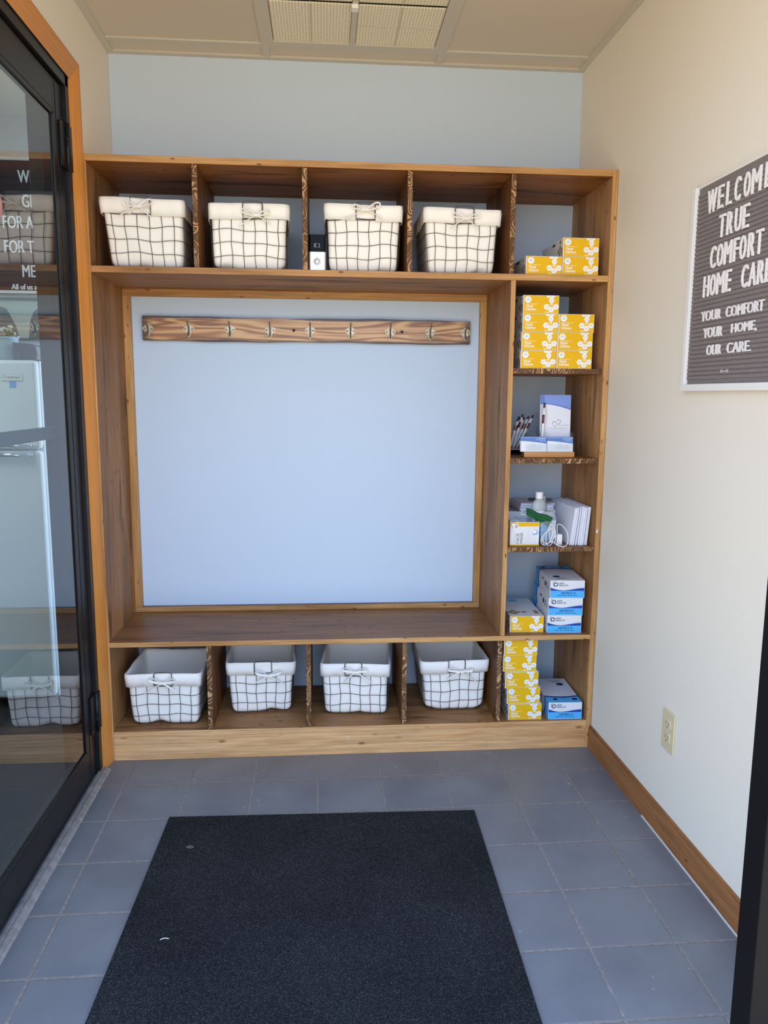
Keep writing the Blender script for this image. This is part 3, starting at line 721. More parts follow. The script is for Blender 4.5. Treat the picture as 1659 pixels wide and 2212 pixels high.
MB().lathe([(.0112, -.0118), (.0112, -.0128), (.0098, -.0128), (.0097, -.0121), (.0088, -.0121), (.0084, -.0131), (.0002, -.0134)], (-.001, 0, .030), 'silver', 32, 'y').build('button', DB)
MB().lathe([(.0118, -.0119), (.0118, -.01225), (.0113, -.01225), (.0113, -.0119)], (-.001, 0, .030), 'lens', 32, 'y').build('button_ring', DB)

# ------------------------------------------------------------------ cartons of gloves
def hexa(cx_, cz, r, y, ang=0.0): return [(cx_+r*math.cos(math.radians(60*i)+ang), y, cz+r*0.97*math.sin(math.radians(60*i)+ang)) for i in range(6)]
def vinyl_mesh():
    W, D, H = .1180, .235, .0578; m = MB()
    m.box(-W/2, W/2, 0, D, 0, H, 'card')
    x0, x1 = -W/2+.0022, W/2-.0006; e = .00025
    m.poly([(x0, -e, .0008), (x1, -e, .0008), (x1, -e, H-.0008), (x0, -e, H-.0008)], 'gold')
    y = -2*e
    m.poly(hexa(-.043, .044, .0118, y), 'wprint')
    for k, (dx, dz, w_, h_) in enumerate(((-.0052, -.002, .0022, .0034), (-.0022, -.002, .0022, .0034), (.0010, -.002, .0018, .0030), (.0040, -.002, .0022, .0030))):
        m.poly([(-.043+dx, y-e, .044+dz), (-.043+dx+w_, y-e, .044+dz), (-.043+dx+w_, y-e, .044+dz+h_), (-.043+dx, y-e, .044+dz+h_)], 'bprint')
    m.poly(hexa(-.0425, .0490, .0018, y-e), 'bprint')
    m.poly([(-.050, y, .0298), (-.012, y, .0298), (-.012, y, .0308), (-.050, y, .0308)], 'wprint')
    m.text('Vinyl', (-.0505, y, .0195), (1, 0, 0), (0, 0, 1), .0128, 'wprint', sx=.95)
    m.text('Gloves', (-.0505, y, .0095), (1, 0, 0), (0, 0, 1), .0128, 'wprint', sx=.95)
    for dx in (.00035, .0007):
        m.text('Vinyl', (-.0505+dx, y-e*.4-dx*.2, .0195), (1, 0, 0), (0, 0, 1), .0128, 'wprint', sx=.95)
        m.text('Gloves', (-.0505+dx, y-e*.4-dx*.2, .0095), (1, 0, 0), (0, 0, 1), .0128, 'wprint', sx=.95)
    m.poly([(-.052, y, .0050), (.004, y, .0050), (.004, y, .0056), (-.052, y, .0056)], 'goldlite')
    cx_ = .034
    m.poly([(cx_-.022, y, .002), (cx_-.006, y, .002), (cx_-.006, y, .008), (cx_-.020, y, .008)], 'goldlite')
    m.poly([(cx_+.008, y, .0045), (cx_+.020, y, .0045), (cx_+.020, y, .0062), (cx_+.008, y, .0062)], 'goldlite')
    m.poly(hexa(cx_, .0300, .0078, y), 'goldlite')
    m.poly([(cx_-.0016, y-e, .0275), (cx_+.0018, y-e, .0280), (cx_+.0016, y-e, .0330), (cx_-.0020, y-e, .0325)], 'wprint')
    for dx, dz, r in ((0, .0420, .0094), (-.0160, .0215, .0102), (.0152, .0220, .0100), (-.0004, .0128, .0100)):
        m.poly(hexa(cx_+dx, dz, r, y-e), 'wprint')
        for q in (-.0018, 0, .0018):
            m.poly([(cx_+dx-.0038, y-2*e, dz+q-.0003), (cx_+dx+.0038, y-2*e, dz+q-.0003), (cx_+dx+.0038, y-2*e, dz+q+.0003), (cx_+dx-.0038, y-2*e, dz+q+.0003)], 'gprint')
    m.poly([(.016, y, H-.0008), (.020, y, H-.0078), (.042, y, H-.0078), (.046, y, H-.0008)], 'wprint')
    m.poly([(.024, y-e, H-.0050), (.038, y-e, H-.0050), (.038, y-e, H-.0042), (.024, y-e, H-.0042)], 'gprint')
    # left side print
    x = -W/2-e
    def hs(cy_, cz, r): m.poly([(x, cy_+r*math.cos(math.radians(60*i)), cz+r*math.sin(math.radians(60*i))) for i in range(6)], 'golddark')
    for cy_, cz, r in ((.030, .013, .009), (.046, .022, .009), (.030, .031, .009), (.014, .022, .009), (.030, .048, .008)): hs(cy_, cz, r)
    for k in range(5): m.poly([(x, .004+k*.0022, .003), (x, .0052+k*.0022, .003), (x, .0052+k*.0022, .014), (x, .004+k*.0022, .014)], 'slot')
    m.poly([(x, .085, H-.012), (x, .115, H-.012), (x, .115, H-.004), (x, .085, H-.004)], 'slot')
    m.poly([(x, .200, .022), (x, .228, .022), (x, .228, .040), (x, .200, .040)], 'gprint')
    # top print
    z = H+e
    def ht(cx2, cy_, r, mat): m.poly([(cx2+r*math.cos(math.radians(60*i)), cy_+r*math.sin(math.radians(60*i)), z) for i in range(6)], mat)
    ht(-.008, .205, .020, 'bprint')
    for cx2, cy_ in ((-.036, .035), (-.022, .050), (-.050, .050), (-.036, .066), (.0, .052)): ht(cx2, cy_, .011, 'golddark')
    m.poly([(.036, .030, z), (.050, .030, z), (.050, .072, z), (.036, .072, z)], 'golddark')
    return m
VB = None
def vinyl(x, y, z, rz, label, group):
    global VB
    if VB is None:
        VB = vinyl_mesh().build('glove_carton'); o = VB
    else:
        o = VB.copy(); C.objects.link(o)
    o.location = (x, y, z); o.rotation_euler = (0, 0, rz); tag(o, label, 'glove box', group); return o
HV = .0582
G1, G2, G3 = 'vinyl glove cartons in the top cell', 'vinyl glove cartons in the second cell', 'vinyl glove cartons in the bottom cell'
vinyl(1.344, .014, 1.6134, 0.01, 'yellow vinyl gloves carton alone on the left of the top right cell', G1)
vinyl(1.4640, .014, 1.6134, -0.005, 'lower right yellow vinyl gloves carton in the top right cell', G1)
vinyl(1.4625, .012, 1.6134+HV+.0003, 0.0, 'uppermost yellow vinyl gloves carton stacked in the top right cell', G1)
for k, (x, lab) in enumerate(((1.3385, 'yellow vinyl gloves carton at the bottom of the left stack of four'), (1.3400, 'yellow vinyl gloves carton second from the bottom of the left stack of four'),
                              (1.3415, 'yellow vinyl gloves carton third from the bottom of the left stack of four'), (1.3418, 'topmost yellow vinyl gloves carton of the left stack of four'))):
    vinyl(x, .020+.002*(k % 2), 1.3174+(HV+.0003)*k, 0.004*(-1)**k, lab, G2)
for k, (x, lab) in enumerate(((1.4580, 'yellow vinyl gloves carton at the bottom of the right stack of three'), (1.4590, 'middle yellow vinyl gloves carton of the right stack of three'), (1.4606, 'topmost yellow vinyl gloves carton of the right stack of three'))):
    vinyl(x, .018+.002*(k % 2), 1.3174+(HV+.0003)*k, -0.004*(-1)**k, lab, G2)
vinyl(1.3370, .036, 0.4144, -0.03, 'single yellow vinyl gloves carton beside the blue and white cartons', None)
for k, (x, y, rz, lab) in enumerate(((1.3360, .016, -.02, 'yellow vinyl gloves carton at the bottom of the tallest stack below the seat level'), (1.3300, .020, .0, 'yellow vinyl gloves carton second from the bottom of the tallest stack'),
                                    (1.3210, .016, .02, 'yellow vinyl gloves carton in the middle of the tallest stack of five'), (1.3130, .022, 0, 'yellow vinyl gloves carton second from the top of the tallest stack'),
                                    (1.3140, .018, 0, 'topmost yellow vinyl gloves carton of five, touching the seat board'))):
    vinyl(x, y, 0.1024+(HV+.0003)*k, rz, lab, G3)

def nitrile_mesh():
    W, D, H = .119, .228, .0615; m = MB(); e = .00025
    yc = .165                                              # where the cyan wrap starts
    m.box(-W/2, W/2, 0, D, 0, H, 'card', back='card')
    def endface(y, s):                                     # s=+1 faces -y, s=-1 faces +y
        Y = lambda k: y-s*e*k
        X = lambda v: s*v
        P = lambda pts, mat, k=1: m.poly([(X(a), Y(k), c) for a, c in pts], mat)
        xa, xb = -W/2+.001, W/2-.001
        P([(xa, .001), (xb, .001), (xb, .0255), (xa, .0255)], 'cyan', 1)
        wave = []
        for i in range(29):
            u = i/28
            if u < .38: q = .0270+.0095*((u-.38)/.38)**2
            else: t_ = (u-.38)/.62; q = .0270+.0078*(3*t_*t_-2*t_**3)
            wave.append((xa+(xb-xa)*u, q))
        P([(xa, .0255), (xb, .0255)]+wave[::-1], 'navy', 2)
        lil = [(a, c+.0006+.0034*max(0, (i-12)/16)) for i, (a, c) in enumerate(wave)]
        P(wave[12:]+lil[12:][::-1], 'lilac', 2)
        for q in (0, .0005): m.text('NITRO-V', (X(-.021+q), Y(2+q*300), .0128), (s, 0, 0), (0, 0, 1), .0112, 'ink', sx=1.1, shear=.22)
        for a, wd in ((-.034, .016), (-.016, .013), (-.001, .010), (.011, .010), (.023, .012)): P([(a, .0075), (a+wd, .0075), (a+wd, .0090), (a, .0090)], 'ink', 2)
        cx_, cz = -.0405, .0475
        ring_o = [(cx_+.0074*math.cos(t_*PI/12), cz+.0074*math.sin(t_*PI/12)) for t_ in range(24)]
        P(ring_o, 'ink', 2)
        w_, l_ = .0017, .0049
        cross = [(-w_, l_), (-w_, w_), (-l_, w_), (-l_, -w_), (-w_, -w_), (-w_, -l_), (w_, -l_), (w_, -w_), (l_, -w_), (l_, w_), (w_, w_), (w_, l_)]
        P([(cx_+a, cz+c) for a, c in cross], 'wprint', 3)
        arc_o = [(-.002, .0105), (-.0075, .0098), (-.0105, .0075), (-.0105, .001), (-.0080, -.0060), (-.0035, -.0105)]
        arc_i = [(-.0035, -.0095), (-.0070, -.0055), (-.0090, .001), (-.0090, .0066), (-.0068, .0086), (-.002, .0097)]
        P([(cx_+a, cz+c) for a, c in arc_o+arc_i], 'ink', 2)
        for q in (0, .0004): m.text('SAFE', (X(-.0305+q), Y(2+q*300), .0490), (s, 0, 0), (0, 0, 1), .0080, 'ink', sx=1.1)
        for q in (0, .0004): m.text('HEALTH', (X(-.0305+q), Y(2+q*300), .0416), (s, 0, 0), (0, 0, 1), .0080, 'ink', sx=1.1)
    endface(0, 1); endface(D, -1)
    # top and side wrap: white, a navy curve, then cyan to the far end
    z = H+e
    cur = [(-W/2+W*i/12, yc+.010*math.sin(PI*i/12)) for i in range(13)]
    m.poly([(a, c, z) for a, c in cur]+[(W/2, D, z), (-W/2, D, z)], 'navy')
    m.poly([(a, c+.012, z+e) for a, c in cur]+[(W/2, D, z+e), (-W/2, D, z+e)], 'cyan')
    for s in (-1, 1):
        x = s*(W/2+e); cs_ = [(yc+.012*math.sin(PI*i/10), H*i/10) for i in range(11)]
        m.poly([(x, a, c) for a, c in cs_]+[(x, D, H), (x, D, 0)], 'navy')
        m.poly([(x+s*e, a+.012, c) for a, c in cs_]+[(x+s*e, D, H), (x+s*e, D, 0)], 'cyan')
        m.text('SAFE', (x+s*e, .060 if s < 0 else .020, .034), (0, -1 if s < 0 else 1, 0), (0, 0, 1), .012, 'ink')
        m.text('HEALTH', (x+s*e, .060 if s < 0 else .020, .023), (0, -1 if s < 0 else 1, 0), (0, 0, 1), .012, 'ink')
        m.lathe([(.010, -.0001), (.010, .0001)], (x+s*e, .075 if s < 0 else .008, .034), 'ink', 20, 'x')
        for k in range(4): m.poly([(x+s*e, .100+k*.007, .040), (x+s*e, .105+k*.007, .040), (x+s*e, .105+k*.007, .047), (x+s*e, .100+k*.007, .047)], 'ink')
        m.poly([(x+s*e, .045, .012), (x+s*e, .120, .012), (x+s*e, .120, .013), (x+s*e, .045, .013)], 'gprint')
    m.text('SAFE', (-.030, .030, z+e), (1, 0, 0), (0, 1, 0), .014, 'ink', shear=.3); m.text('HEALTH', (-.040, .018, z+e), (1, 0, 0), (0, 1, 0), .014, 'ink', shear=.3)
    m.lathe([(.013, -.0001), (.013, .0001)], (-.026, .058, z+e), 'ink', 20)
    m.text('S', (.0, D-.030, z+2*e), (-1, 0, 0), (0, -1, 0), .018, 'ink'); m.lathe([(.010, 0), (.010, .0001)], (-.040, D-.028, z+2*e), 'ink', 18)
    m.poly([(.022, D-.036, z+2*e), (.036, D-.036, z+2*e), (.036, D-.020, z+2*e), (.022, D-.020, z+2*e)], 'ink')
    m.text('NITRO-V', (.020, .050, z+e), (1, 0, 0), (0, 1, 0), .010, 'gprint', shear=.25)
    return m
NBX = None
def nitrile(x, y, z, rz, label):
    global NBX
    if NBX is None: NBX = nitrile_mesh().build('glove_carton'); o = NBX
    else: o = NBX.copy(); C.objects.link(o)
    o.location = (x, y, z); o.rotation_euler = (0, 0, rz); tag(o, label, 'glove box', 'blue and white nitrile glove cartons'); return o
nitrile(1.4660, .024, .4144, -.05, 'blue and white glove carton at the bottom of its stack of three')
nitrile(1.4680, .024, .4766, -.05, 'middle blue and white glove carton of the stack of three')
nitrile(1.4720, .024, .5388, -.06, 'topmost blue and white glove carton of the stack of three')
nitrile(1.4860, .012+.228, .1024, PI-.03, 'blue and white glove carton alone, cyan end forward, in the bottom right cell')

# ------------------------------------------------------------------ third cell: stationery
z3 = 1.0218
cup = thing('pen_cup', 'clear acrylic pen cup with a black base beside the card holder', 'pen cup', (1.320, .232, z3))
c = MB(); hw_, hh = .041, .084
for x0, x1, yy0, yy1 in ((-hw_, hw_, -hw_, -hw_+.003), (-hw_, hw_, hw_-.003, hw_), (-hw_, -hw_+.003, -hw_+.003, hw_-.003), (hw_-.003, hw_, -hw_+.003, hw_-.003)):
    c.box(x0, x1, yy0, yy1, .017, hh, 'clear')
c.build('cup_wall', cup)
MB().box(-hw_, hw_, -hw_, hw_, 0, .016, 'gloss').box(-hw_-.0004, hw_+.0004, -hw_-.0004, hw_+.0004, .0162, .0185, 'chrome').build('base', cup, 0.001)
def pen(p0, p1, label, group, roll=0.0):
    p0, p1 = Vector(p0), Vector(p1); d = p1-p0; L = d.length
    t = thing('ballpoint_pen', label, 'pen', p0, 0, group)
    t.rotation_euler = Vector((0, 0, 1)).rotation_difference(d).to_euler()
    k = L/.145
    MB().lathe([(.0008, 0), (.0018, .006*k), (.0036, .016*k), (.0045, .045*k), (.0047, .080*k), (.0042, .112*k), (.0036, .128*k), (.0030, .132*k)], (0, 0, 0), 'white', 14).build('barrel', t)
    MB().lathe([(.0050, .088*k), (.0051, .092*k), (.0050, .108*k), (.0046, .112*k)], (0, 0, 0), 'maroon', 14).build('band', t)
    MB().lathe([(.0030, .130*k), (.0034, .134*k), (.0034, .144*k), (.0024, .145*k)], (0, 0, 0), 'darktip', 12).build('push_button', t)
    ca, sa = math.cos(roll), math.sin(roll)
    MB().tube([(.0048*ca, .0048*sa, .124*k), (.0066*ca, .0066*sa, .120*k), (.0064*ca, .0064*sa, .085*k)], .0011, 'white', 6).build('clip', t)
    return t
PG = 'white and maroon pens in the clear cup'
ends = [((1.327, .212, 1.148), (1.300, .208)), ((1.334, .225, 1.155), (1.305, .222)), ((1.346, .218, 1.163), (1.312, .214)), ((1.340, .245, 1.151), (1.322, .246)), ((1.357, .240, 1.152), (1.315, .240)), ((1.369, .225, 1.156), (1.318, .230)), ((1.382, .214, 1.160), (1.322, .206))]
names = ['leftmost', 'second from left', 'tallest, third from left', 'hindmost, partly hidden', 'third from right', 'second from right', 'rightmost, leaning out most']
for (tp_, bt_), nm in zip(ends, names):
    pen((bt_[0], bt_[1], z3+.0195), tp_, 'white pen with maroon band in the clear cup, '+nm, PG, random.uniform(-2.5, -.6))
# brochures in an acrylic holder
H = thing('brochure_holder', 'clear acrylic brochure holder behind the business cards', 'brochure holder', (1.440, .150, z3))
MB().box(-.054, .054, -.050, .050, 0, .004, 'clear').box(-.054, .054, -.050, -.047, .004, .020, 'clear').build('base', H)
MB().prism([(-.056, .040, .004), (-.056, -.050, .004), (-.056, -.050, .060), (-.056, .010, .098), (-.056, .044, .100)], (.002, 0, 0), 'clear').build('side_wall', H)
MB().prism([(.054, .040, .004), (.054, -.050, .004), (.054, -.050, .060), (.054, .010, .098), (.054, .044, .100)], (.002, 0, 0), 'clear').build('side_wall', H)
MB().box(-.054, .054, .044, .047, .004, .150, 'clear').build('back_wall', H)
fw_ = [(-.054, .0), (.054, .0), (.054, .072), (.050, .080), (.036, .082), (.034, .060), (.020, .045), (-.020, .045), (-.034, .060), (-.036, .082), (-.050, .080), (-.054, .072)]
MB().prism([(a, -.050, c_+.004) for a, c_ in fw_], (0, -.002, 0), 'clear').build('front_wall', H)
def brochure(dx, dy, front, label, group=None):
    m = MB(); w_, h_, t_ = .0935, .206, .0016; e = .0002
    m.box(-w_/2, w_/2, 0, t_, 0, h_, 'paper')
    arc = [(-w_/2+w_*i/12, h_*.845-.020*(i/12)**1.7) for i in range(13)]
    m.poly([(a, -e, c_) for a, c_ in arc]+[(w_/2, -e, h_), (-w_/2, -e, h_)], 'broblue')
    m.poly([(a, -2*e, c_+.001) for i, (a, c_) in enumerate(arc)]+[(a, -2*e, c_+.0028+.004*(i/12)) for i, (a, c_) in list(enumerate(arc))[::-1]], 'brodeep')
    if front:
        ht_ = [(-.002, .121), (.012, .1215), (.014, .116), (.011, .110), (.006, .105), (-.006, .117)]
        m.tube([(a, -e*2, c_) for a, c_ in ((-.018, .106), (-.016, .107), (-.015, .115), (-.012, .116), (-.011, .113), (-.009, .116), (.004, .105), (.012, .113), (.0125, .119), (.008, .1205), (-.002, .1205))], .0006, 'ink', 5)
        m.tube([(a, -e*2, c_) for a, c_ in ((-.011, .104), (-.011, .098), (-.005, .098), (-.005, .104))], .0005, 'ink', 5)
        m.text('True Comfort', (.0, -e*2, .1000), (1, 0, 0), (0, 0, 1), .0078, 'gprint', sx=.95)
        m.text('Home Care & Adult Day Services', (-.030, -e*2, .0905), (1, 0, 0), (0, 0, 1), .0052, 'gprint', sx=.95)
    o = m.build('brochure'); o.location = (1.4405+dx, .112+dy, z3+.0045); o.rotation_euler = (-.05, 0, 0)
    tag(o, label, 'brochure', group or 'brochures in the acrylic holder')
brochure(0, 0, True, 'front brochure with blue top, house and heart emblem in the holder')
brochure(-.004, .012, False, 'second brochure, edge showing just behind the front one')
brochure(-.0075, .024, False, 'rearmost brochure, its left edge furthest out in the holder')
pen((1.3835, .1020, z3+.0055), (1.3905, .1060, 1.2050), 'single white and maroon pen leaning against the front brochure', None, -1.2)
# business cards on a wooden base
K = thing('card_holder', 'small varnished wood business card holder with two slots', 'card holder', (1.397, .0, z3))
MB().box(-.0875, .0875, .048, .0920, 0, .0195, 'cardwood', left='brown_y').build('base', K, 0.003)
MB().box(-.082, .084, .0500, .0512, .0195, .046, 'clear').box(-.082, .084, .0740, .0752, .0195, .040, 'clear').build('slot_plate', K)
def bcard(xc, k, front, label, group):
    m = MB(); w_, h_, e = .0885, .0500, .00015
    m.box(-w_/2, w_/2, 0, .0004, 0, h_, 'paper')
    arc = [(-w_/2+w_*i/10, h_*.72-.009*(i/10)**1.5) for i in range(11)]
    m.poly([(a, -e, c_) for a, c_ in arc]+[(w_/2, -e, h_), (-w_/2, -e, h_)], 'cardblue')
    m.poly([(-w_/2, -2*e, h_-.004), (w_/2, -2*e, h_-.004), (w_/2, -2*e, h_-.0005), (-w_/2, -2*e, h_-.0005)], 'broblue')
    if front:
        for q, (a, wd) in enumerate(((.014, .028), (.006, .034), (.018, .022))): m.poly([(a, -3*e, h_-.006-q*.0042), (a+wd, -3*e, h_-.006-q*.0042), (a+wd, -3*e, h_-.0045-q*.0042), (a, -3*e, h_-.0045-q*.0042)], 'lilac')
        m.tube([(a, -e, c_) for a, c_ in ((-.012, .024), (-.010, .028), (-.006, .027), (.0, .021), (.004, .026), (.003, .029), (-.002, .029))], .0004, 'gprint', 5)
        for q, (a, wd) in enumerate(((-.018, .044), (-.018, .050), (-.018, .046))): m.poly([(a, -e, .0185-q*.005), (a+wd, -e, .0185-q*.005), (a+wd, -e, .0193-q*.005), (a, -e, .0193-q*.005)], 'gprint')
    o = m.build('business_card'); o.location = (xc, .0530+k*.0016, z3+.0198); o.rotation_euler = (-.12, 0, 0)
    tag(o, label, 'business card', group)
for xc, sd in ((1.3440, 'left'), (1.4350, 'right')):
    for k in range(9):
        bcard(xc, k, k == 0, ('front business card with blue wave, in the %s stack of the wooden holder' if k == 0 else 'business card behind the front one in the %s stack of the holder') % sd, 'business cards in the %s stack' % sd)

# ------------------------------------------------------------------ fourth cell: envelopes, masks, sanitiser
z4 = .7208
def envelope(w_, h_, t_, flap=True):
    m = MB().box(-t_/2, t_/2, 0, w_, 0, h_, 'paper')
    if flap: m.add([(-t_/2-.0003, 0.002, h_), (-t_/2-.0003, w_-.002, h_), (-t_/2-.0003, w_*.5, h_*.55)], [(0, 1, 2)], 'paper')
    return m
E0 = None
xs = 1.4790
for k in range(13):
    t_ = .0047
    if E0 is None: E0 = envelope(.235, .132, .0034).build('envelope'); o = E0
    else: o = E0.copy(); C.objects.link(o)
    lean = .118-.0035*k
    o.location = (xs+k*t_, .032+random.uniform(0, .016), z4+.0005); o.rotation_euler = (0, lean, .02)
    o.scale = (1, 1, 1+random.uniform(-.02, .02))
    if k == 0: tag(o, 'leftmost white envelope standing on edge in the packed row, face showing', 'envelope', 'white envelopes standing on edge')
    else: tag(o, 'white envelope standing on edge in the packed row, thin edge showing', 'envelope', 'white envelopes standing on edge')
for k in range(14):
    o = E0.copy(); C.objects.link(o)
    dx = (0, .003, -.004, .002, .006, -.003)[k % 6]-(.010 if k in (1, 2, 5, 6, 7, 8) else 0)-(.016 if k in (5, 6) else 0)
    o.location = (1.343+dx, .200+.005*math.sin(k*2.1), z4+.0048+k*.0088); o.rotation_euler = (0, PI/2, .03*math.sin(k*1.7)); o.scale = (2.45, .62, .94)
    tag(o, 'white envelope bundle lying flat in the pile behind the mask box' if k < 13 else 'topmost flat envelope bundle of the pile behind the mask box', 'envelope', 'envelope bundles lying flat')
    o['_flat'] = 1
o = MB().box(-.026, .026, -.034, .034, 0, .010, 'slate').box(-.021, .021, -.028, .028, .010, .0112, 'lens').build('calculator', bevel=.002); o.location = (1.432, .262, z4+.0048+13*.0088+.0047); o.rotation_euler = (0, 0, -1.2)
o.name = 'notebook'; tag(o, 'small slate grey notebook lying on the flat envelope pile', 'notebook')
# mask box
MBX = thing('mask_box', 'open white and yellow face mask carton with torn top', 'mask box', (1.3190, .040, z4))
m = MB(); W, D, Hh, e = .103, .165, .082, .0002
m.box(-W/2, W/2, 0, D, 0, .001, 'card').box(-W/2, -W/2+.001, 0, D, .001, Hh+.006, 'card').box(W/2-.001, W/2, 0, D, .001, Hh, 'card').box(-W/2, W/2, D-.001, D, .001, Hh+.012, 'card')
tear = [(-.0515, .079), (-.040, .081), (-.030, .0825), (-.020, .083), (-.010, .081), (.0, .083), (.008, .0805), (.018, .082), (.030, .080), (.042, .0815), (.0515, .0805)]
m.prism([(-W/2, 0, 0), (W/2, 0, 0)]+[(a, 0, c_) for a, c_ in tear[::-1]], (0, .001, 0), 'card')
m.poly([(-W/2, -e, .0), (W/2, -e, .0), (W/2, -e, .004), (-W/2, -e, .004)], 'gold')
m.poly([(-W/2, -e, .0665), (W/2, -e, .0665)]+[(a, -e, c_-.001) for a, c_ in tear[::-1]], 'gold')
m.text('FACE', (-.0185, -e, .0085), (0, 0, 1), (-1, 0, 0), .0152, 'slot', sx=1.0); m.text('MASK', (-.0055, -e, .0085), (0, 0, 1), (-1, 0, 0), .0152, 'slot', sx=1.0)
m.text('DISPOSABLE', (-.032, -e, .010), (0, 0, 1), (-1, 0, 0), .0058, 'gprint'); m.text('50', (-.039, -2*e, .060), (0, 0, 1), (-1, 0, 0), .008, 'slot')
m.poly([(-.0455, -1.5*e, .058), (-.0225, -1.5*e, .058), (-.0225, -1.5*e, .0765), (-.0455, -1.5*e, .0765)], 'wprint')
m.poly([(-.034, -2*e, .061), (-.0245, -2*e, .061), (-.0245, -2*e, .074), (-.034, -2*e, .074)], 'gprint')
for k, ln in enumerate((.024, .042, .030)): m.poly([(.004+k*.008, -e, .010), (.0048+k*.008, -e, .010), (.0048+k*.008, -e, .010+ln), (.004+k*.008, -e, .010+ln)], 'gprint')
m.poly([(.036+.011*math.cos(i*.4488), -e, .046+.0095*math.sin(i*.4488)) for i in range(14)], 'bprint'); m.poly([(.034+.008*math.cos(i*.4488), -2*e, .048+.006*math.sin(i*.4488)) for i in range(14)], 'wprint')
m.tube([(.032+.005*math.cos(i*.4488), -e, .017+.007*math.sin(i*.4488)) for i in range(14)], .0003, 'gprint', 4, True)
m.build('carton', MBX)
mk = MB()
for k in range(6): mk.box(-.046, .046, .020+k*.020, .034+k*.020, .002, .052+.003*(k % 2), 'maskblue')
mk.build('masks', MBX)
lp = MB()
for k, (a, bq) in enumerate(((-.036, .016), (-.028, .022), (-.020, .018))):
    lp.tube([(a+.016*math.cos(i*PI/8), .022+.012*k+.006*math.sin(i*PI/8), .060+bq*max(0, math.sin(i*PI/8))) for i in range(0, 9)], .0014, 'elastic', 6)
lp.build('ear_loops', MBX)
# bottles
def bottle(loc, r, h, cap, label, body_mat, cap_mat, flip=True, lab=True, flat=.62):
    t = thing('sanitiser_bottle', label, 'bottle', loc, 0, 'hand sanitiser bottles')
    pr = [(r*.88, 0), (r, .004), (r, h*.82), (r*.86, h*.92), (r*.55, h*.975), (r*.42, h)]
    m = MB().lathe(pr, (0, 0, 0), body_mat, 28); m.v = [(x, y*flat, z) for x, y, z in m.v]; m.build('body', t)
    c = MB().lathe([(cap*.98, h), (cap, h+.001), (cap, h+.022), (cap*.92, h+.0235), (.0005, h+.0238)], (0, 0, 0), cap_mat, 24)
    if flip: c.box(-cap*.5, cap*.5, -cap*1.02, -cap*.9, h+.016, h+.019, cap_mat)
    c.build('cap', t)
    if lab:
        m2 = MB(); n = 14
        for side in (1,):
            a0, a1 = math.radians(205), math.radians(335)
            V = []
            for i in range(n+1):
                a = a0+(a1-a0)*i/n
                for z in (h*.12, h*.72): V.append((r*1.015*math.cos(a), r*flat*1.03*math.sin(a), z))
            m2.add(V, [(2*i, 2*i+2, 2*i+3, 2*i+1) for i in range(n)], 'white', True)
        m2.text('cr', (.004, -r*flat*1.06, h*.40), (0, 0, 1), (-1, 0, 0), .020, 'slot')
        m2.build('label_sticker', t)
    return t
bottle((1.3860, .112, z4), .0260, .153, .0135, 'taller translucent sanitiser bottle with white cap and vertical lettering', 'frost', 'white')
bottle((1.4080, .150, z4), .0220, .135, .0130, 'translucent sanitiser bottle with frosted cap, right behind the taller one', 'frost', 'frost', lab=False)
bottle((1.4160, .098, z4), .0290, .112, .0200, 'squat clear sanitiser bottle with small label behind the green mask', 'frost', 'clear', flip=False)
# pleated green mask lying over the blue ones
GM = thing('green_face_mask', 'folded green pleated face mask lying across the blue masks', 'face mask', (1.380, .085, .78), world=True)
m = MB(); rows = 7; cols = 9; V = []
A, B_, Cc, Dd = Vector((1.338, .102, .840)), Vector((1.424, .070, .812)), Vector((1.406, .058, .783)), Vector((1.334, .084, .820))
for i in range(rows):
    for j in range(cols):
        p_ = A.lerp(B_, j/(cols-1)).lerp(Dd.lerp(Cc, j/(cols-1)), i/(rows-1)); p_ += Vector((0, -.0035*(i % 2)-.004*math.sin(PI*j/(cols-1)), .002*math.sin(j*1.3)))
        V.append(p_)
m.add(V, [(i*cols+j, i*cols+j+1, (i+1)*cols+j+1, (i+1)*cols+j) for i in range(rows-1) for j in range(cols-1)], 'green')
m.build('panel', GM, solid=.004)
MB().tube([(1.337, .098, .838), (1.326, .092, .838), (1.318, .088, .830), (1.319, .086, .822), (1.328, .084, .820), (1.335, .084, .822)], .0013, 'elastic', 6, smooth=4).build('ear_loop', GM)
# bundle of blue masks in a clear bag, loops hanging out
BM = thing('blue_face_masks', 'bundle of blue face masks in clear wrap with tangled white ear loops', 'face mask', (1.395, .08, z4), world=True)
for k in range(5):
    m = MB(); V = []
    for i in range(8):
        for j in range(7):
            u, v = j/6, i/7
            V.append((1.380+.034*u+.0045*k*(1-v)-.004*v, .052+.020*u+.007*k+.003*(i % 2), z4+.009+.062*v+.004*math.sin(u*3+k)))
    m.add(V, [(i*7+j, i*7+j+1, (i+1)*7+j+1, (i+1)*7+j) for i in range(7) for j in range(6)], 'maskblue'); m.build('mask_panel', BM, solid=.0025)
m = MB(); V = []
for i in range(9):
    for j in range(7):
        u, v = j/6, i/8
        V.append((1.376+.052*u, .044+.016*u+.004*math.sin(i*2.1+j*1.3), z4+.004+.078*v))
m.add(V, [(i*7+j, i*7+j+1, (i+1)*7+j+1, (i+1)*7+j) for i in range(8) for j in range(6)], 'bag', True); m.build('clear_wrap', BM)
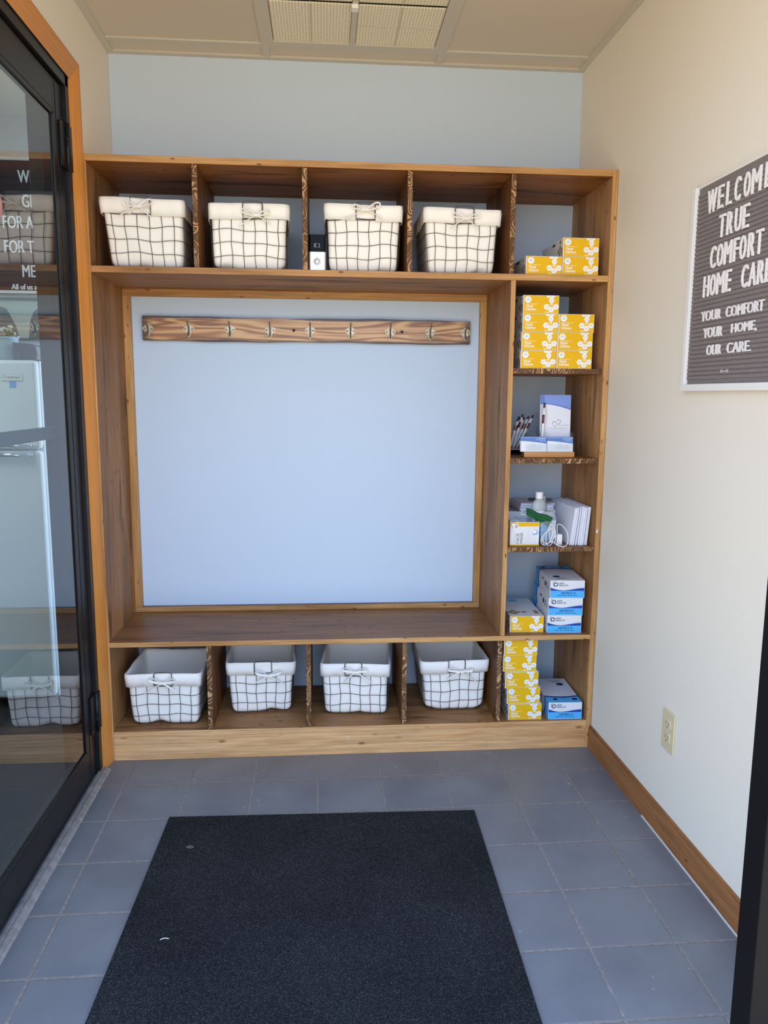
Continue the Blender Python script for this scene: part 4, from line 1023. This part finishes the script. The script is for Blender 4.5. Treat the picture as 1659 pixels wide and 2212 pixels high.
for cxp, czp, rx, rz_, tilt, yy in ((1.400, .034, .012, .034, .30, .036), (1.406, .038, .013, .038, .12, .032), (1.397, .030, .016, .030, .55, .034), (1.412, .044, .010, .034, -.15, .030), (1.402, .036, .018, .030, .65, .028)):
    MB().tube([(cxp+rx*math.cos(a*PI/12)*math.cos(tilt)+rz_*math.sin(a*PI/12)*math.sin(tilt), yy+.004*math.sin(a*PI/6), max(z4+.002, z4+czp-rx*math.cos(a*PI/12)*math.sin(tilt)+rz_*math.sin(a*PI/12)*math.cos(tilt))) for a in range(24)], .0013, 'elastic', 6, True).build('ear_loop', BM)
CH = thing('phone_charger', 'small white plug charger with looping cable beside the mask bundle', 'charger', (1.4430, .055, z4))
MB().box(-.0095, .0095, -.012, .012, 0, .037, 'white').build('plug', CH, .002)
MB().tube([(-.004, 0, .037), (-.010, -.010, .066), (-.006, -.016, .074), (.006, -.020, .068), (.020, -.024, .050), (.024, -.028, .030), (.021, -.034, .012), (.012, -.040, .0022), (.000, -.042, .0018), (-.014, -.036, .004), (-.024, -.028, .012)], .0014, 'elastic', 8, smooth=5).build('cable', CH)

# ------------------------------------------------------------------ floor mat and specks
u = Vector((math.cos(-.0235), math.sin(-.0235), 0)); v = Vector((-.0235, -1, 0)).normalized(); a0 = Vector((.182, -.375, .0005))
o = MB().prism([a0, a0+u*.896, a0+u*.896+v*1.0, a0+v*1.0][::-1], (0, 0, .0065), 'mat').build('door_mat', bevel=.002); tag(o, 'charcoal pile entrance mat lying on the slate blue tiles', 'door mat')
lf = MB().add([(-.012, 0, 0), (-.003, .008, .0015), (.006, .007, .001), (.014, -.001, .002), (.004, -.007, .001), (-.006, -.006, .002)], [(0, 5, 4, 3, 2, 1)], 'leaf').build('dry_leaf', solid=.0006); lf.location = (.267, -.535, .0080); lf.rotation_euler = (0, 0, -.2); tag(lf, 'small dry brown leaf on the left part of the charcoal mat', 'leaf')
th = MB().tube([(-.010, 0, 0), (-.004, .004, .0006), (.003, .005, 0), (.009, .002, .0006)], .0009, 'caulk', 6).build('thread_scrap'); th.location = (.272, -.893, .0080); tag(th, 'tiny white thread scrap on the mat near its left edge', 'thread')

# ------------------------------------------------------------------ right wall: letter board, outlet
ang = math.atan2(0.02, 1.0)
LB = thing('letter_board', 'white framed grey felt letter board with white welcome message on right wall', 'letter board', (rwx(-.533), -.533, 1.243), -PI/2+ang)
# local axes: +x runs along the wall away from the corner (towards the street), -y out of the wall
# after rotation by -90 deg local +x -> world -y, local -y -> world -x
BW, BH = .560, .499
MB().box(.012, BW-.012, -.010, -.002, .012, BH-.004, 'felt').build('felt_panel', LB)
gm = MB()
for k in range(44):
    z = .028+k*.0106
    if z < BH-.02: gm.prism([(.016, -.010, z), (.016, -.0125, z+.0014), (.016, -.0125, z+.0082), (.016, -.010, z+.0092)], (BW-.032, 0, 0), 'felt')
gm.build('felt_ribs', LB)
MB().box(0, .017, -.020, -.0005, .017, BH, 'frame').build('frame_side', LB, .001)
MB().box(BW-.017, BW, -.020, -.0005, .017, BH, 'frame').build('frame_side', LB, .001)
MB().box(0, BW, -.020, -.0005, 0, .017, 'frame').build('frame_bottom', LB, .001)
MB().box(.017, BW-.017, -.014, -.0005, BH-.004, BH, 'frame').build('frame_top', LB)
zb0 = 1.243
def letters(words, zbase, hgt):
    for s, x0, x1 in words:
        m = MB().text(s, (x0, -.0125, zbase-zb0), (1, 0, 0), (0, 0, 1), .05, 'letter', width=x1-x0, height=hgt, depth=.0035)
        if len(s) == 1: m.text(s, (x0+.0016, -.0125, zbase-zb0), (1, 0, 0), (0, 0, 1), .05, 'letter', width=x1-x0, height=hgt, depth=.003)
        m.build('letter' if len(s) == 1 else 'word', LB)
YF = .533
letters([('W', .070, .108), ('E', .118, .140), ('L', .155, .176), ('C', .190, .212), ('O', .228, .250), ('M', .258, .292), ('E', .308, .330)], 1.668, .053)
letters([('T', .131, .156), ('R', .166, .190), ('U', .200, .224), ('E', .232, .255)], 1.600, .052)
letters([('C', .101, .124), ('O', .132, .156), ('M', .163, .194), ('F', .203, .222), ('O', .229, .252), ('R', .262, .286), ('T', .292, .316)], 1.534, .052)
letters([('H', .077, .101), ('O', .109, .131), ('M', .138, .170), ('E', .178, .199), ('C', .245, .268), ('A', .274, .300), ('R', .307, .330), ('E', .336, .358)], 1.470, .050)
letters([('YOUR', .076, .166), ('COMFORT', .190, .340)], 1.412, .024)
letters([('YOUR', .092, .178), ('HOME,', .218, .318)], 1.371, .024)
letters([('OUR', .113, .178), ('CARE.', .205, .302)], 1.329, .024)
m = MB()
for x in (.186, .209): m.tube([(x+.0045*math.cos(i*PI/6), -.0128, .046+.0030*math.sin(i*PI/6)) for i in range(12)], .0007, 'letter', 5, True)
m.tube([(.194, -.0128, .046), (.201, -.0128, .046)], .0008, 'letter', 5).build('emblem', LB)
OT = thing('wall_outlet', 'ivory duplex power outlet on the right wall above the baseboard', 'outlet', (rwx(-.560), -.560, .3165), -PI/2+ang)
MB().box(-.035, .035, -.0055, -.0003, -.057, .057, 'ivory').build('plate', OT, .002)
for z in (.0195, -.0195):
    r_ = MB().prism([(a, -.0055, c_+z) for a, c_ in ((-.0165, -.009), (-.011, -.0145), (.011, -.0145), (.0165, -.009), (.0165, .009), (.011, .0145), (-.011, .0145), (-.0165, .009))], (0, -.0025, 0), 'ivory')
    r_.box(-.0075, -.0055, -.0083, -.008, z-.001, z+.008, 'slot').box(.0055, .0075, -.0083, -.008, z-.001, z+.007, 'slot').lathe([(.0025, -.0083), (.0025, -.008)], (0, 0, z-.007), 'slot', 10, 'y')
    r_.build('socket', OT)
MB().lathe([(.003, -.0055), (.0028, -.0068), (.0005, -.0072)], (0, 0, 0), 'ivory', 12, 'y').build('screw', OT)

# ------------------------------------------------------------------ the office seen through the glass door
b = MB().box(-3.2, -0.2055, 1.10, 1.2, 0, ZC+.05, 'office'); struct(b.build('wall_office_back'))
b = MB().box(-3.3, -3.2, -1.46, 1.2, 0, ZC+.05, 'office'); struct(b.build('wall_office_left'))
b = MB().box(-3.2, -0.2055, -1.56, -1.46, 0, ZC+.05, 'office'); struct(b.build('wall_office_front'))
b = MB().box(-3.2, -0.206, -1.46, 1.10, ZC+.02, ZC+.05, 'ctile'); struct(b.build('ceiling_office'))
o = MB().box(-3.19, -0.207, -1.45, 1.095, .0005, .006, 'carpet').build('floor_office'); struct(o)
F_ = thing('refrigerator', 'white two door refrigerator seen through the glass door', 'refrigerator', (-.72, .45, .006), world=True)
fx0, fx1, fy0 = -1.00, -.415, .45
MB().box(fx0, fx1, fy0+.05, fy0+.58, .03, 1.345, 'fridge').box(fx0+.01, fx1-.01, fy0+.07, fy0+.56, .006, .03, 'blackrub').build('cabinet', F_, .012)
dz = 1.02
FD = MB().box(fx0, fx1, fy0, fy0+.045, dz, 1.344, 'fridge').build('freezer_door', F_, .012)
MD = MB().box(fx0, fx1, fy0, fy0+.045, .05, dz-.008, 'fridge').build('main_door', F_, .012)
MB().tube([(fx1-.20, fy0-.02, dz+.014), (fx1-.03, fy0-.02, dz+.014)], .008, 'chrome', 10).tube([(fx1-.20, fy0, dz+.014), (fx1-.20, fy0-.02, dz+.014)], .006, 'chrome', 8).tube([(fx1-.03, fy0, dz+.014), (fx1-.03, fy0-.02, dz+.014)], .006, 'chrome', 8).build('door_handle', FD).matrix_parent_inverse = Matrix.Identity(4)
MB().tube([(fx1-.20, fy0-.02, dz-.022), (fx1-.03, fy0-.02, dz-.022)], .008, 'chrome', 10).tube([(fx1-.20, fy0, dz-.022), (fx1-.20, fy0-.02, dz-.022)], .006, 'chrome', 8).tube([(fx1-.03, fy0, dz-.022), (fx1-.03, fy0-.02, dz-.022)], .006, 'chrome', 8).build('door_handle', MD).matrix_parent_inverse = Matrix.Identity(4)
MB().box(-.5375, -.4605, fy0-.0015, fy0-.0003, 1.2685, 1.2925, 'gprint').box(-.536, -.462, fy0-.003, fy0-.0003, 1.270, 1.291, 'wprint').text('Criterion', (-.531, fy0-.0034, 1.277), (1, 0, 0), (0, 0, 1), .0165, 'slot').build('nameplate', FD).matrix_parent_inverse = Matrix.Identity(4)
MB().box(-.510, -.486, fy0-.0012, fy0-.0003, 1.244, 1.269, 'bluetape').build('tape_square', FD).matrix_parent_inverse = Matrix.Identity(4)
TO = thing('toaster', 'dark rounded toaster on top of the refrigerator behind the glass', 'toaster', (-.452, .56, 1.3458), world=True)
m = MB(); pts = [(-.497, .47, 1.3460), (-.417, .47, 1.3460), (-.411, .47, 1.368), (-.417, .47, 1.395), (-.435, .47, 1.404), (-.497, .47, 1.408)]
m.prism(pts[::-1], (0, .17, 0), 'toaster').build('body', TO, .004)
MB().box(-.484, -.470, .4675, .4698, 1.352, 1.372, 'bar').build('lever', TO)
PT = thing('flower_pot', 'pale ceramic pot of small flowers on the refrigerator behind the glass', 'flower pot', (-.560, .54, 1.3458))
MB().lathe([(.040, 0), (.050, .004), (.055, .075), (.057, .085), (.050, .085), (.048, .06), (.001, .06)], (0, 0, 0), 'pot', 24).build('pot', PT)
fl = MB(); gl_ = MB(); rd = random.Random(5)
for k in range(26):
    a, r_, z = rd.uniform(0, 6.28), rd.uniform(0, .052), rd.uniform(.085, .125); x, y = r_*math.cos(a), r_*math.sin(a)
    (fl if k % 2 else gl_).lathe([(.001, -.007), (.008, -.004), (.010, 0), (.007, .005), (.001, .007)], (x, y, z), 'petal' if k % 2 else 'leafgreen', 8)
    gl_.tube([(x*.4, y*.4, .062), (x, y, z-.004)], .0012, 'leafgreen', 5)
fl.build('blossoms', PT); gl_.build('foliage', PT)
B2 = thing('wall_letter_board', 'dark felt letter board with white writing on the wall behind the glass', 'letter board', (-.90, 1.09, 1.67), world=True)
MB().box(-1.28, -.45, 1.085, 1.0995, 1.668, 2.208, 'boardfelt').build('felt_panel', B2)
MB().box(-1.29, -.44, 1.080, 1.0995, 2.208, 2.220, 'frame').box(-1.29, -.44, 1.080, 1.0995, 1.656, 1.668, 'frame').build('frame', B2)
def row(s, x0, z0, h_, sx=.62): 
    m = MB()
    for q in (0, .0014, .0028): m.text(s, (x0+q, 1.0845-q*.05, z0), (1, 0, 0), (0, 0, 1), h_*1.38, 'letter', sx=sx)
    m.build('letter_row', B2)
row('WE', -.668, 2.118, .054); row('GE', -.656, 2.018, .054); row('FOR A', -.742, 1.930, .054); row('FOR T', -.742, 1.828, .054); row('ME', -.672, 1.726, .054); row('All of us at', -.722, 1.669+.004, .024, .8)
SG = thing('round_sign', 'red round sign on the office wall at the photo edge', 'sign', (-.816, 1.079, 2.02))
MB().lathe([(.001, -.004), (.078, -.004), (.080, 0), (.080, .003)], (0, 0, 0), 'red', 32, 'y').build('disc', SG); MB().lathe([(.080, -.0045), (.0815, -.0045), (.0815, .003)], (0, 0, 0), 'red', 32, 'y').build('rim', SG)
PF = thing('framed_picture', 'pale landscape print with dark hills on the office wall behind the glass', 'picture', (-.73, 1.09, 1.46), world=True)
MB().box(-.97, -.52, 1.088, 1.0995, 1.462, 1.628, 'picture').poly([(-.97, 1.0878, 1.462), (-.70, 1.0878, 1.462), (-.715, 1.0878, 1.52), (-.75, 1.0878, 1.59), (-.80, 1.0878, 1.61), (-.97, 1.0878, 1.60)], 'picdark').poly([(-.662, 1.0878, 1.462), (-.52, 1.0878, 1.462), (-.52, 1.0878, 1.60), (-.60, 1.0878, 1.605), (-.635, 1.0878, 1.58), (-.655, 1.0878, 1.53)], 'picdark').build('print', PF)
MB().box(-.98, -.51, 1.080, 1.0995, 1.628, 1.638, 'slate').box(-.98, -.51, 1.080, 1.0995, 1.452, 1.462, 'slate').box(-.98, -.97, 1.080, 1.0995, 1.462, 1.628, 'slate').box(-.52, -.51, 1.080, 1.0995, 1.462, 1.628, 'slate').build('frame', PF)
for o in C.objects:
    for k in ('_world', '_flat'):
        if k in o: del o[k]
